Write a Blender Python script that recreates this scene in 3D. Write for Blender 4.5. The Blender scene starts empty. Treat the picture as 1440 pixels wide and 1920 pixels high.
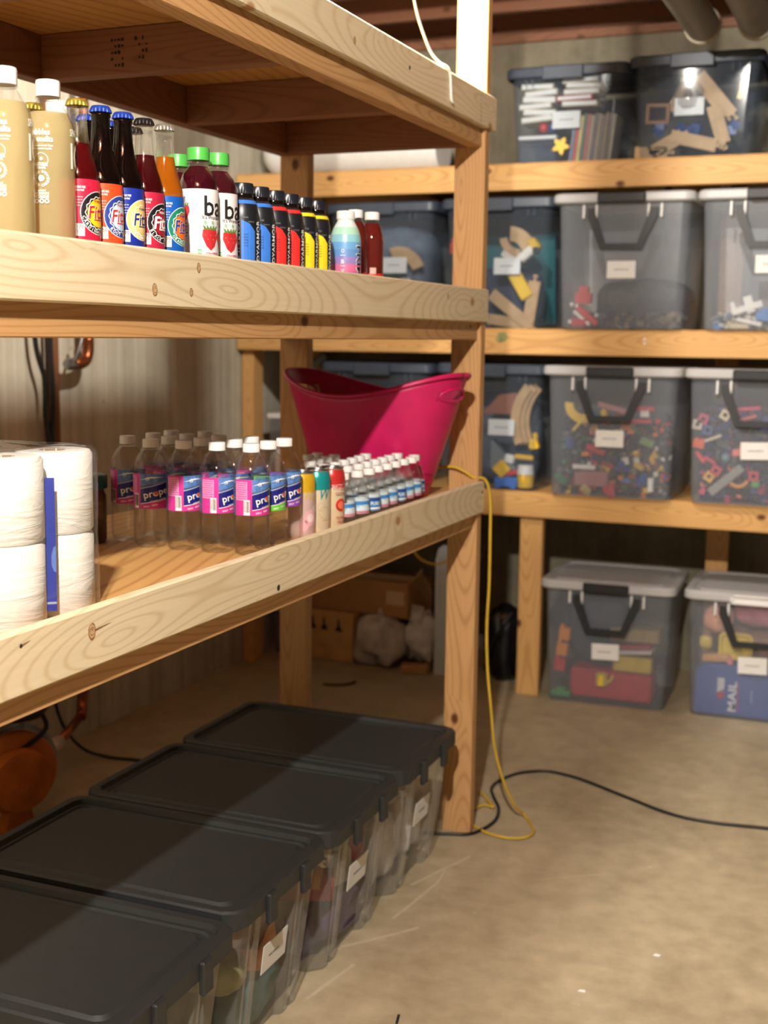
import bpy, bmesh, math, random
from mathutils import Vector, Matrix
R = math.radians
random.seed(7)
SC = bpy.context.scene
COL = SC.collection

# ------------------------------------------------------------------ camera
F_PX, YAW, PITCH, ROLL = 2377.5, 0.3885, -0.1383, 0.0124
CAM = Vector((1.0732, -3.3604, 1.4169))
_f = Vector((-math.sin(YAW)*math.cos(PITCH), math.cos(YAW)*math.cos(PITCH), math.sin(PITCH)))
_r = Vector((math.cos(YAW), math.sin(YAW), 0))
_u = _r.cross(_f)
_r2 = _r*math.cos(ROLL) + _u*math.sin(ROLL)
_u2 = -_r*math.sin(ROLL) + _u*math.cos(ROLL)
cam = bpy.data.cameras.new('camera')
camo = bpy.data.objects.new('camera', cam)
COL.objects.link(camo)
m = Matrix((_r2, _u2, -_f)).transposed().to_4x4()
m.translation = CAM
camo.matrix_world = m
cam.sensor_fit = 'VERTICAL'
cam.sensor_height = 36.0
cam.sensor_width = 27.0
cam.lens = F_PX*36.0/1920.0
cam.clip_start = 0.05
cam.dof.use_dof = True
cam.dof.focus_distance = 2.05
cam.dof.aperture_fstop = (cam.lens/1000.0)/0.0105
SC.camera = camo

# ------------------------------------------------------------------ world, lamps, exposure
world = bpy.data.worlds.new('world')
SC.world = world
world.use_nodes = True
world.node_tree.nodes['Background'].inputs[0].default_value = (1.0, 0.9, 0.8, 1)
world.node_tree.nodes['Background'].inputs[1].default_value = 0.035

def bulb(name, loc, power, radius, col):
    l = bpy.data.lights.new(name, 'POINT')
    l.energy = power
    l.shadow_soft_size = radius
    l.color = col
    o = bpy.data.objects.new(name, l)
    o.location = loc
    COL.objects.link(o)
    return o
bulb('ceiling_bulb_light', (0.86, -3.45, 2.64), 195, 0.035, (1.0, 0.945, 0.85))      # bare bulb above the aisle
bulb('pull_cord_bulb_light', (-0.09, -0.52, 2.50), 60, 0.04, (1.0, 0.94, 0.84))      # bulb the white pull cord belongs to

SC.view_settings.view_transform = 'Standard'
SC.view_settings.look = 'None'
SC.view_settings.exposure = 1.4
SC.view_settings.gamma = 1.0
SC.view_settings.use_curve_mapping = False
SC.cycles.transparent_max_bounces = 20
SC.cycles.max_bounces = 6
SC.cycles.sample_clamp_indirect = 4.0
SC.cycles.use_denoising = True
SC.cycles.use_adaptive_sampling = True
SC.cycles.adaptive_threshold = 0.06
SC.cycles.diffuse_bounces = 3
SC.cycles.glossy_bounces = 2
SC.cycles.transmission_bounces = 4

# ------------------------------------------------------------------ materials
def lin(c):
    def f(x):
        x /= 255.0
        return x/12.92 if x <= 0.04045 else ((x+0.055)/1.055)**2.4
    return (f(c[0]), f(c[1]), f(c[2]), 1.0)

class NT:
    def __init__(s, name):
        s.m = bpy.data.materials.new(name)
        s.m.use_nodes = True
        s.t = s.m.node_tree
        s.t.nodes.clear()
        s.out = s.n('ShaderNodeOutputMaterial')
    def n(s, typ, **kw):
        nd = s.t.nodes.new(typ)
        for k, v in kw.items():
            if k.startswith('i_'):
                nd.inputs[k[2:].replace('_', ' ')].default_value = v
            else:
                setattr(nd, k, v)
        return nd
    def l(s, a, b):
        s.t.links.new(a, b)
    def math(s, op, a, b=None, c=None, clamp=False):
        nd = s.n('ShaderNodeMath', operation=op)
        nd.use_clamp = clamp
        for i, x in enumerate((a, b, c)):
            if x is None: continue
            if isinstance(x, (int, float)): nd.inputs[i].default_value = x
            else: s.l(x, nd.inputs[i])
        return nd.outputs[0]
    def ramp(s, fac, stops, interp='LINEAR'):
        nd = s.n('ShaderNodeValToRGB')
        nd.color_ramp.interpolation = interp
        e = nd.color_ramp.elements
        while len(e) < len(stops): e.new(0.5)
        for k, (p_, c_) in enumerate(stops):
            e[k].position = p_
            e[k].color = c_ if len(c_) == 4 else (*c_, 1)
        s.l(fac, nd.inputs[0])
        return nd.outputs[0]
    def mix(s, fac, a, b, mode='MIX'):
        nd = s.n('ShaderNodeMix', data_type='RGBA', blend_type=mode)
        for i, x in ((0, fac), (6, a), (7, b)):
            if isinstance(x, (int, float)): nd.inputs[i].default_value = x
            elif isinstance(x, tuple): nd.inputs[i].default_value = x
            else: s.l(x, nd.inputs[i])
        return nd.outputs[2]
    def noise(s, vec, scale, detail=3, rough=0.55, dist=0.0):
        nd = s.n('ShaderNodeTexNoise')
        nd.inputs['Scale'].default_value = scale
        nd.inputs['Detail'].default_value = detail
        nd.inputs['Roughness'].default_value = rough
        nd.inputs['Distortion'].default_value = dist
        s.l(vec, nd.inputs['Vector'])
        return nd.outputs[0]
    def coord(s, which='Object', jitter=True):
        tc = s.n('ShaderNodeTexCoord')
        if not jitter: return tc.outputs[which]
        oi = s.n('ShaderNodeObjectInfo')
        mul = s.math('MULTIPLY', oi.outputs['Random'], 37.0)
        cx = s.n('ShaderNodeCombineXYZ')
        s.l(mul, cx.inputs[0]); s.l(mul, cx.inputs[1]); s.l(mul, cx.inputs[2])
        va = s.n('ShaderNodeVectorMath', operation='ADD')
        s.l(tc.outputs[which], va.inputs[0]); s.l(cx.outputs[0], va.inputs[1])
        return va.outputs[0]
    def scaled(s, vec, sc, loc=(0, 0, 0), rot=(0, 0, 0)):
        mp = s.n('ShaderNodeMapping')
        mp.inputs['Scale'].default_value = sc
        mp.inputs['Location'].default_value = loc
        mp.inputs['Rotation'].default_value = rot
        s.l(vec, mp.inputs[0])
        return mp.outputs[0]
    def bump(s, h, strength=0.2, dist=0.002):
        b = s.n('ShaderNodeBump')
        b.inputs['Strength'].default_value = strength
        b.inputs['Distance'].default_value = dist
        s.l(h, b.inputs['Height'])
        return b.outputs[0]
    def bsdf(s, col, rough=0.5, normal=None, metal=0.0, spec=0.5, **kw):
        b = s.n('ShaderNodeBsdfPrincipled')
        for k, v in (('Base Color', col), ('Roughness', rough), ('Metallic', metal), ('Specular IOR Level', spec)):
            if isinstance(v, (int, float, tuple)): b.inputs[k].default_value = v
            else: s.l(v, b.inputs[k])
        for k, v in kw.items(): b.inputs[k.replace('_', ' ')].default_value = v
        if normal is not None: s.l(normal, b.inputs['Normal'])
        return b
    def done(s, sh):
        s.l(sh.outputs[0] if hasattr(sh, 'outputs') else sh, s.out.inputs[0])
        return s.m

_pc = {}
def plain(rgb, rough=0.45, var=0.10, scale=30.0, bump=0.0, metal=0.0, spec=0.5, name=None):
    key = (rgb, rough, var, scale, bump, metal, spec)
    if key in _pc: return _pc[key]
    t = NT(name or 'paint_%d_%d_%d' % rgb)
    v = t.coord()
    n = t.noise(v, scale, 3)
    c = lin(rgb)
    d = tuple(x*(1-2*var) for x in c[:3]) + (1,)
    u = tuple(min(1, x*(1+var*0.6)+0.0) for x in c[:3]) + (1,)
    col = t.ramp(n, [(0.25, d), (0.75, u)])
    nm = t.bump(n, bump, 0.002) if bump else None
    _pc[key] = t.done(t.bsdf(col, rough, nm, metal, spec))
    return _pc[key]

def wood(name, light, dark, ring=58.0, knot=(96, 58, 28), dist=2.2, contrast=0.8, rough=0.55, wander=(0.05, 3.2), knots=True, saw=0.25):
    t = NT(name)
    v = t.coord()
    vor = t.n('ShaderNodeTexVoronoi', voronoi_dimensions='2D', feature='F1')
    vor.inputs['Scale'].default_value = 1.0
    sv = t.scaled(v, (6.0, 9.0, 9.0))
    # knots live on the (length, height) plane of the board
    sep = t.n('ShaderNodeSeparateXYZ'); t.l(sv, sep.inputs[0])
    cmb = t.n('ShaderNodeCombineXYZ'); t.l(sep.outputs[0], cmb.inputs[0])
    zz = t.math('ADD', sep.outputs[2], t.math('MULTIPLY', sep.outputs[1], 0.4))
    t.l(zz, cmb.inputs[1])
    t.l(cmb.outputs[0], vor.inputs['Vector'])
    sc = t.n('ShaderNodeSeparateColor'); t.l(vor.outputs['Color'], sc.inputs[0])
    keep = t.math('GREATER_THAN', sc.outputs[0], 0.87)
    d = vor.outputs['Distance']
    near = t.math('MULTIPLY', t.math('SUBTRACT', 1.0, t.math('DIVIDE', d, 0.75), clamp=True), keep)
    near2 = t.math('POWER', near, 2.0)
    # growth rings about a wandering pith, so the face shows arches
    tc = t.n('ShaderNodeTexCoord'); oi = t.n('ShaderNodeObjectInfo')
    so = t.n('ShaderNodeSeparateXYZ'); t.l(tc.outputs['Object'], so.inputs[0])
    ph = t.math('MULTIPLY', oi.outputs['Random'], 31.0)
    yy = t.math('ADD', so.outputs[1], t.math('MULTIPLY', t.math('SINE', t.math('ADD', t.math('MULTIPLY', so.outputs[0], wander[1]), ph)), wander[0]))
    zz2 = t.math('ADD', so.outputs[2], t.math('MULTIPLY', t.math('SINE', t.math('ADD', t.math('MULTIPLY', so.outputs[0], wander[1]*.63), t.math('MULTIPLY', ph, 1.7))), wander[0]*.45))
    cm = t.n('ShaderNodeCombineXYZ')
    t.l(t.math('ADD', t.math('MULTIPLY', so.outputs[0], .22), ph), cm.inputs[0])
    t.l(t.math('ADD', yy, wander[0]*.72), cm.inputs[1]); t.l(zz2, cm.inputs[2])
    mp = cm.outputs[0]
    wv = t.n('ShaderNodeTexWave', wave_type='RINGS', rings_direction='X', wave_profile='SIN')
    wv.inputs['Scale'].default_value = ring/2.6
    wv.inputs['Distortion'].default_value = dist
    wv.inputs['Detail'].default_value = 2.0
    wv.inputs['Detail Scale'].default_value = 0.22
    t.l(mp, wv.inputs['Vector'])
    t.l(t.math('MULTIPLY', near2, 14.0 if knots else 0.0), wv.inputs['Phase Offset'])
    g = t.math('POWER', wv.outputs['Fac'], 5.0)
    fib = t.noise(t.scaled(v, (3.0, 160, 160)), 1.0, 3)
    big = t.noise(t.scaled(v, (1.6, 7, 7)), 1.0, 2)
    base = t.mix(t.math('MULTIPLY', g, contrast), lin(light), lin(dark))
    base = t.mix(t.math('MULTIPLY', fib, 0.30), base, lin(tuple(int(x*0.80) for x in dark)))
    base = t.mix(t.math('MULTIPLY', big, 0.35), base, lin(tuple(int(0.5*a+0.5*b) for a, b in zip(light, dark))))
    if knots:
        kn = t.math('MULTIPLY', t.math('SUBTRACT', 1.0, t.math('DIVIDE', d, 0.13), clamp=True), keep)
        kn = t.math('SMOOTHSTEP' if False else 'MULTIPLY', kn, 1.9, clamp=True)
        base = t.mix(kn, base, lin(knot))
    sawn = t.noise(t.scaled(v, (190, 3.0, 3.0)), 1.0, 2)
    h = t.math('ADD', t.math('MULTIPLY', fib, 0.5), t.math('MULTIPLY', sawn, saw))
    nm = t.bump(h, 0.28, 0.0015)
    return t.done(t.bsdf(base, rough, nm, 0, 0.35))

W_FACE = wood('pale_planed_pine', (230, 216, 184), (192, 162, 116), ring=70, knot=(172, 130, 86), dist=4.0, contrast=0.5, wander=(0.075, 3.4), saw=0.5)
W_ORANGE = wood('aged_orange_pine', (202, 158, 106), (160, 112, 66), ring=90, knot=(92, 50, 22), dist=1.6, contrast=0.6)
W_BACK = wood('golden_pine', (222, 176, 112), (182, 128, 70), ring=80, knot=(100, 60, 26), dist=1.8, contrast=0.55)
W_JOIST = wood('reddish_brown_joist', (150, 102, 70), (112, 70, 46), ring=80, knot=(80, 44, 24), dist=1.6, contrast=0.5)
W_PLY = wood('plywood_face', (214, 168, 104), (170, 116, 60), ring=24, dist=5.0, contrast=0.7, wander=(0.09, 3.4), knots=False, saw=0.0)
W_CEIL = wood('dark_framing_lumber', (146, 98, 70), (104, 64, 46), ring=80, dist=1.6, contrast=0.5)

def concrete(name, light, dark, streak=0.0, floor=False):
    t = NT(name)
    v = t.coord(jitter=False)
    a = t.noise(v, 2.2, 5, 0.6)
    b = t.noise(v, 14.0, 5, 0.62)
    c = t.noise(v, 160.0, 2)
    k = t.math('ADD', t.math('MULTIPLY', a, 0.55), t.math('MULTIPLY', b, 0.45))
    if streak:
        s1 = t.noise(t.scaled(v, (22, 22, 0.35)), 1.0, 4, 0.6)
        k = t.math('ADD', t.math('MULTIPLY', k, 1-streak), t.math('MULTIPLY', s1, streak))
    col = t.ramp(k, [(0.30, lin(dark)), (0.68, lin(light))])
    vor = t.n('ShaderNodeTexVoronoi', feature='F1')
    vor.inputs['Scale'].default_value = 9.0 if not floor else 7.0
    t.l(v, vor.inputs['Vector'])
    pit = t.math('LESS_THAN', vor.outputs['Distance'], 0.045 if not floor else 0.03)
    col = t.mix(t.math('MULTIPLY', pit, 0.55), col, lin(tuple(int(x*0.62) for x in dark)) if not floor else lin((206, 196, 178)))
    rough = 0.9
    if floor:
        # pale scrape marks left by dragged furniture
        sep = t.n('ShaderNodeSeparateXYZ'); t.l(v, sep.inputs[0])
        wob = t.math('MULTIPLY', t.math('SUBTRACT', t.noise(v, 6.0, 2), 0.5), 0.02)
        tot = None
        for (x0, y0, x1, y1, wd) in ((-0.967, 0.711, -0.930, 0.891, 0.008), (-0.992, 0.955, -0.862, 1.121, 0.008), (-0.938, 1.137, -0.904, 1.377, 0.006), (-0.964, 1.332, -0.884, 1.574, 0.008), (-0.906, 1.376, -0.915, 1.463, 0.004), (-1.055, 0.857, -0.989, 0.948, 0.005), (-0.680, 1.494, -0.520, 1.602, 0.003)):
            dx, dy = x1-x0, y1-y0
            L = math.hypot(dx, dy)
            px = t.math('SUBTRACT', sep.outputs[0], x0); py = t.math('SUBTRACT', sep.outputs[1], y0)
            al = t.math('ADD', t.math('MULTIPLY', px, dx/L/L), t.math('MULTIPLY', py, dy/L/L))
            ac = t.math('ADD', t.math('ADD', t.math('MULTIPLY', px, -dy/L), t.math('MULTIPLY', py, dx/L)), wob)
            near = t.math('SUBTRACT', 1.0, t.math('DIVIDE', t.math('ABSOLUTE', ac), wd), clamp=True)
            ins = t.math('MULTIPLY', t.math('GREATER_THAN', al, 0.0), t.math('LESS_THAN', al, 1.0))
            mk = t.math('MULTIPLY', near, ins)
            tot = mk if tot is None else t.math('MAXIMUM', tot, mk)
        tot = t.math('MULTIPLY', tot, t.math('MULTIPLY', t.noise(v, 30.0, 3), 0.85))
        col = t.mix(tot, col, lin((214, 204, 186)))
        rough = t.ramp(b, [(0.3, (0.42,)*3), (0.7, (0.62,)*3)])
    h = t.math('ADD', t.math('MULTIPLY', b, 0.6), t.math('MULTIPLY', c, 0.3))
    nm = t.bump(h, 0.25 if not floor else 0.12, 0.004)
    return t.done(t.bsdf(col, rough, nm, 0, 0.3 if floor else 0.2))
M_FLOOR = concrete('stained_floor_concrete', (190, 176, 146), (142, 128, 102), floor=True)
M_WALLL = concrete('streaked_form_concrete', (212, 206, 188), (154, 146, 126), streak=0.6)
M_WALLB = concrete('grey_wall_concrete', (150, 142, 122), (104, 96, 80), streak=0.25)

def clearplastic(name, tint=(0.96, 0.97, 0.98), haze=0.18, hcol=(200, 205, 210), rough=0.25, gloss=0.06, bump=0.0, bscale=40.0):
    """thin see-through plastic: mostly passes light, some haze, a fresnel shine"""
    t = NT(name)
    nm = None
    if bump:
        nz = t.noise(t.coord(), bscale, 2)
        nm = t.bump(nz, bump, 0.003)
    tr = t.n('ShaderNodeBsdfTransparent'); tr.inputs[0].default_value = (*tint, 1)
    df = t.n('ShaderNodeBsdfDiffuse'); df.inputs[0].default_value = lin(hcol)
    tl = t.n('ShaderNodeBsdfTranslucent'); tl.inputs[0].default_value = lin(hcol)
    hz = t.n('ShaderNodeMixShader'); hz.inputs[0].default_value = 0.3
    t.l(df.outputs[0], hz.inputs[1]); t.l(tl.outputs[0], hz.inputs[2])
    m1 = t.n('ShaderNodeMixShader')
    m1.inputs[0].default_value = haze
    t.l(tr.outputs[0], m1.inputs[1]); t.l(hz.outputs[0], m1.inputs[2])
    gl = t.n('ShaderNodeBsdfGlossy'); gl.inputs['Roughness'].default_value = rough
    lw = t.n('ShaderNodeLayerWeight')
    if nm is not None:
        t.l(nm, gl.inputs['Normal']); t.l(nm, lw.inputs['Normal'])
    m2 = t.n('ShaderNodeMixShader')
    t.l(t.math('ADD', t.math('MULTIPLY', t.math('POWER', lw.outputs['Facing'], 4.0), 0.5), gloss, clamp=True), m2.inputs[0])
    t.l(m1.outputs[0], m2.inputs[1]); t.l(gl.outputs[0], m2.inputs[2])
    return t.done(m2)

def bottleplastic(name, tint=(0.9, 0.9, 0.9), refr=0.35, ior=1.25, rough=0.03, opac=0.0, col=(200, 200, 200), gloss=0.045):
    """clear PET or glass: transparent + refraction lens + fresnel shine, with an optional coloured body"""
    t = NT(name)
    tr = t.n('ShaderNodeBsdfTransparent'); tr.inputs[0].default_value = (*tint, 1)
    rf = t.n('ShaderNodeBsdfRefraction'); rf.inputs[0].default_value = (*tint, 1)
    rf.inputs['IOR'].default_value = ior; rf.inputs['Roughness'].default_value = 0.02
    a = t.n('ShaderNodeMixShader'); a.inputs[0].default_value = refr
    t.l(tr.outputs[0], a.inputs[1]); t.l(rf.outputs[0], a.inputs[2])
    last = a
    if opac > 0:
        df = t.n('ShaderNodeBsdfDiffuse'); df.inputs[0].default_value = lin(col)
        tl = t.n('ShaderNodeBsdfTranslucent'); tl.inputs[0].default_value = lin(col)
        q = t.n('ShaderNodeMixShader'); q.inputs[0].default_value = 0.45
        t.l(df.outputs[0], q.inputs[1]); t.l(tl.outputs[0], q.inputs[2])
        b = t.n('ShaderNodeMixShader'); b.inputs[0].default_value = opac
        t.l(a.outputs[0], b.inputs[1]); t.l(q.outputs[0], b.inputs[2])
        last = b
    gl = t.n('ShaderNodeBsdfGlossy'); gl.inputs['Roughness'].default_value = rough
    fr = t.n('ShaderNodeLayerWeight')
    m2 = t.n('ShaderNodeMixShader')
    t.l(t.math('ADD', t.math('MULTIPLY', t.math('POWER', fr.outputs['Facing'], 3.5), 0.55), gloss, clamp=True), m2.inputs[0])
    t.l(last.outputs[0], m2.inputs[1]); t.l(gl.outputs[0], m2.inputs[2])
    return t.done(m2)

WHITE = plain((236, 234, 228), 0.4, 0.04)
CAPW = plain((232, 231, 228), 0.35, 0.03)
INKW = plain((240, 240, 236), 0.5, 0.02)
BLACK = plain((18, 18, 20), 0.4, 0.1)
INK = plain((16, 16, 18), 0.6, 0.05)
LID = plain((38, 40, 41), 0.5, 0.08, 60, 0.15)
LIDD = plain((58, 68, 82), 0.45, 0.08, 40, 0.1)
HANDLE = plain((24, 26, 29), 0.5, 0.08)
COPPER = plain((168, 98, 62), 0.32, 0.2, 14, 0.0, 0.9)
STEEL = plain((190, 190, 192), 0.28, 0.1, 30, 0.0, 1.0)
PAPER = plain((226, 225, 220), 0.75, 0.03)
P_TOTE = clearplastic('clear_tote_plastic', (0.985, 0.985, 0.98), 0.15, (236, 230, 220), 0.3, 0.03)
P_BIN = clearplastic('milky_bin_plastic', (0.95, 0.96, 0.98), 0.28, (192, 200, 212), 0.3, 0.03)
P_BINLID = clearplastic('milky_lid_plastic', (0.9, 0.91, 0.92), 0.85, (226, 227, 228), 0.35, 0.04)
P_BLUEBIN = clearplastic('bluish_clear_plastic', (0.86, 0.90, 0.95), 0.14, (150, 165, 185), 0.12, 0.012)
P_WRAP = clearplastic('shrink_wrap', (0.98, 0.98, 0.98), 0.05, (240, 240, 240), 0.12, 0.03, 0.6, 55.0)
PET = bottleplastic('clear_water_bottle', (0.99, 0.98, 0.965), 0.14, 1.16, gloss=.03)
PETN = bottleplastic('thin_clear_bottle', (0.95, 0.95, 0.95), 0.0, 1.0)
GLASS = bottleplastic('bottle_glass', (0.95, 0.95, 0.95), 0.15, 1.2)
# ------------------------------------------------------------------ geometry helpers
def me_from(name, verts, faces, smooth=False, mats=None, fm=None):
    me = bpy.data.meshes.new(name)
    me.from_pydata([tuple(v) for v in verts], [], faces)
    if fm: 
        for p_, k in zip(me.polygons, fm): p_.material_index = k
    if smooth:
        for p_ in me.polygons: p_.use_smooth = True
    me.update()
    return me
def bm_to(bm, name, smooth=False, angle=None):
    bmesh.ops.recalc_face_normals(bm, faces=bm.faces)
    me = bpy.data.meshes.new(name)
    bm.to_mesh(me); bm.free()
    if smooth:
        for p_ in me.polygons: p_.use_smooth = True
        if angle:
            try: me.set_sharp_from_angle(angle=R(angle))
            except Exception: pass
    return me
def obj(name, me, mat=None, parent=None, loc=(0, 0, 0), rot=(0, 0, 0), kind=None):
    o = bpy.data.objects.new(name, me)
    COL.objects.link(o)
    o.location = loc; o.rotation_euler = rot
    if parent is not None: o.parent = parent
    if mat is not None and me is not None:
        if isinstance(mat, (list, tuple)):
            if not me.materials:
                for x in mat: me.materials.append(x)
        elif not me.materials: me.materials.append(mat)
    if kind: o['kind'] = kind
    return o
def tag(o, label, cat, group=None):
    o['label'] = label; o['category'] = cat
    if group: o['group'] = group
    return o
def thing(name, label, cat, loc=(0, 0, 0), rotz=0.0, group=None):
    o = bpy.data.objects.new(name, None)
    COL.objects.link(o)
    o.empty_display_size = 0.05
    o.location = loc; o.rotation_euler = (0, 0, rotz)
    return tag(o, label, cat, group)
KIDS = {}
def copy_tree(o, parent=None):
    c = o.copy(); COL.objects.link(c)
    if parent is not None: c.parent = parent
    for ch in list(o.children): copy_tree(ch, c)
    return c
def dup(proto, used, label, loc, rotz=0.0, group=None):
    """first use moves the prototype itself, later uses copy it with its parts"""
    o = proto if not used.get(proto.name_full if False else id(proto)) else copy_tree(proto)
    used[id(proto)] = True
    o.location = loc; o.rotation_euler = (0, 0, rotz)
    o['label'] = label
    if group: o['group'] = group
    elif 'group' in o: del o['group']
    return o
USED = {}

def box_me(sx, sy, sz, bev=0.0, seg=1, c=(0, 0, 0)):
    bm = bmesh.new()
    bmesh.ops.create_cube(bm, size=1.0)
    for v in bm.verts: v.co = Vector((v.co.x*sx+c[0], v.co.y*sy+c[1], v.co.z*sz+c[2]))
    if bev: bmesh.ops.bevel(bm, geom=bm.edges[:], offset=bev, segments=seg, affect='EDGES', profile=0.6)
    return bm_to(bm, 'box', seg > 1, 40)
def boxes_me(lst, bev=0.0):
    """several boxes (cx,cy,cz,sx,sy,sz) joined as ONE part"""
    vs, fs = [], []
    for (cx, cy, cz, sx, sy, sz) in lst:
        b = len(vs)
        for dx in (-.5, .5):
            for dy in (-.5, .5):
                for dz in (-.5, .5): vs.append((cx+dx*sx, cy+dy*sy, cz+dz*sz))
        fs += [tuple(b+i for i in f) for f in ((0, 1, 3, 2), (4, 6, 7, 5), (0, 4, 5, 1), (2, 3, 7, 6), (0, 2, 6, 4), (1, 5, 7, 3))]
    return me_from('boxes', vs, fs)
def lathe_me(prof, seg=28, mod=None, smooth=True, th0=0.0, th1=2*math.pi, cap=True):
    vs, fs = [], []
    full = abs(th1-th0) > 6.28
    n = seg if full else seg+1
    for (r, z) in prof:
        for k in range(n):
            a = th0+(th1-th0)*k/seg
            rr = r*(mod(a, z) if mod else 1.0)
            vs.append((rr*math.cos(a), rr*math.sin(a), z))
    for i in range(len(prof)-1):
        for k in range(seg):
            k2 = (k+1) % n if full else k+1
            fs.append((i*n+k, i*n+k2, (i+1)*n+k2, (i+1)*n+k))
    if full and cap:
        if prof[0][0] > 1e-5: fs.append(tuple(range(n-1, -1, -1)))
        if prof[-1][0] > 1e-5: fs.append(tuple((len(prof)-1)*n+k for k in range(n)))
    bm = bmesh.new()
    me = me_from('lathe', vs, fs)
    bm.from_mesh(me); bpy.data.meshes.remove(me)
    bmesh.ops.remove_doubles(bm, verts=bm.verts, dist=1e-6)
    return bm_to(bm, 'lathe', smooth, 50)
def smooth_path(pts, sub=6):
    P = [Vector(q) for q in pts]
    if len(P) < 3: return P
    out = []
    for i in range(len(P)-1):
        p0 = P[max(i-1, 0)]; p1 = P[i]; p2 = P[i+1]; p3 = P[min(i+2, len(P)-1)]
        for k in range(sub):
            t = k/sub
            out.append(0.5*((2*p1)+(p2-p0)*t+(2*p0-5*p1+4*p2-p3)*t*t+(3*p1-p0-3*p2+p3)*t**3))
    out.append(P[-1])
    return out
def tube_me(pts, r, seg=8, sub=6, flat=1.0):
    P = smooth_path(pts, sub) if sub > 1 else [Vector(q) for q in pts]
    vs, fs = [], []
    up = Vector((0, 0, 1))
    prev = None
    for i, q in enumerate(P):
        d = (P[min(i+1, len(P)-1)]-P[max(i-1, 0)])
        d = d.normalized() if d.length > 1e-9 else Vector((1, 0, 0))
        if prev is None:
            a = d.cross(up)
            if a.length < 0.05: a = d.cross(Vector((1, 0, 0)))
            a.normalize()
        else:
            a = prev-d*prev.dot(d); a.normalize()
        prev = a
        b = d.cross(a)
        for k in range(seg):
            th = 2*math.pi*k/seg
            vs.append(q+(a*math.cos(th)+b*math.sin(th)*flat)*r)
    n = len(P)
    for i in range(n-1):
        for k in range(seg):
            k2 = (k+1) % seg
            fs.append((i*seg+k, i*seg+k2, (i+1)*seg+k2, (i+1)*seg+k))
    fs.append(tuple(range(seg-1, -1, -1))); fs.append(tuple((n-1)*seg+k for k in range(seg)))
    return me_from('tube', vs, fs, True)
def loops_me(loops, cap0=True, cap1=True, smooth=False, angle=35):
    """skin between equal-length closed loops of 3-D points"""
    n = len(loops[0]); vs = [q for L in loops for q in L]; fs = []
    for i in range(len(loops)-1):
        for k in range(n):
            k2 = (k+1) % n
            fs.append((i*n+k, i*n+k2, (i+1)*n+k2, (i+1)*n+k))
    if cap0: fs.append(tuple(range(n-1, -1, -1)))
    if cap1: fs.append(tuple((len(loops)-1)*n+k for k in range(n)))
    me = me_from('loops', vs, fs)
    bm = bmesh.new(); bm.from_mesh(me); bpy.data.meshes.remove(me)
    return bm_to(bm, 'loops', smooth, angle)
def rrect(hx, hy, r, seg=4):
    out = []
    for (cx, cy, a0) in ((hx-r, hy-r, 0), (-hx+r, hy-r, 90), (-hx+r, -hy+r, 180), (hx-r, -hy+r, 270)):
        for k in range(seg+1):
            a = R(a0+90*k/seg)
            out.append((cx+r*math.cos(a), cy+r*math.sin(a)))
    return out
def at_z(ol, z, dx=0, dy=0): return [(x+dx, y+dy, z) for (x, y) in ol]

_tc = {}
def text_polys(s):
    """unit text: list of triangles in a 0..1 x 0..1 box, with its aspect"""
    if s in _tc: return _tc[s]
    cu = bpy.data.curves.new('t', 'FONT')
    cu.body = s; cu.resolution_u = 2; cu.offset = 0.012
    o = bpy.data.objects.new('t', cu)
    me = bpy.data.meshes.new_from_object(o)
    vs = [(v.co.x, v.co.y) for v in me.vertices]
    me.calc_loop_triangles()
    tr = [tuple(t.vertices) for t in me.loop_triangles]
    bpy.data.objects.remove(o); bpy.data.curves.remove(cu); bpy.data.meshes.remove(me)
    xs = [v[0] for v in vs]; ys = [v[1] for v in vs]
    x0, x1, y0, y1 = min(xs), max(xs), min(ys), max(ys)
    w = max(x1-x0, 1e-6); h = max(y1-y0, 1e-6)
    _tc[s] = ([((x-x0)/w, (y-y0)/h) for x, y in vs], tr, w/h)
    return _tc[s]
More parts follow.
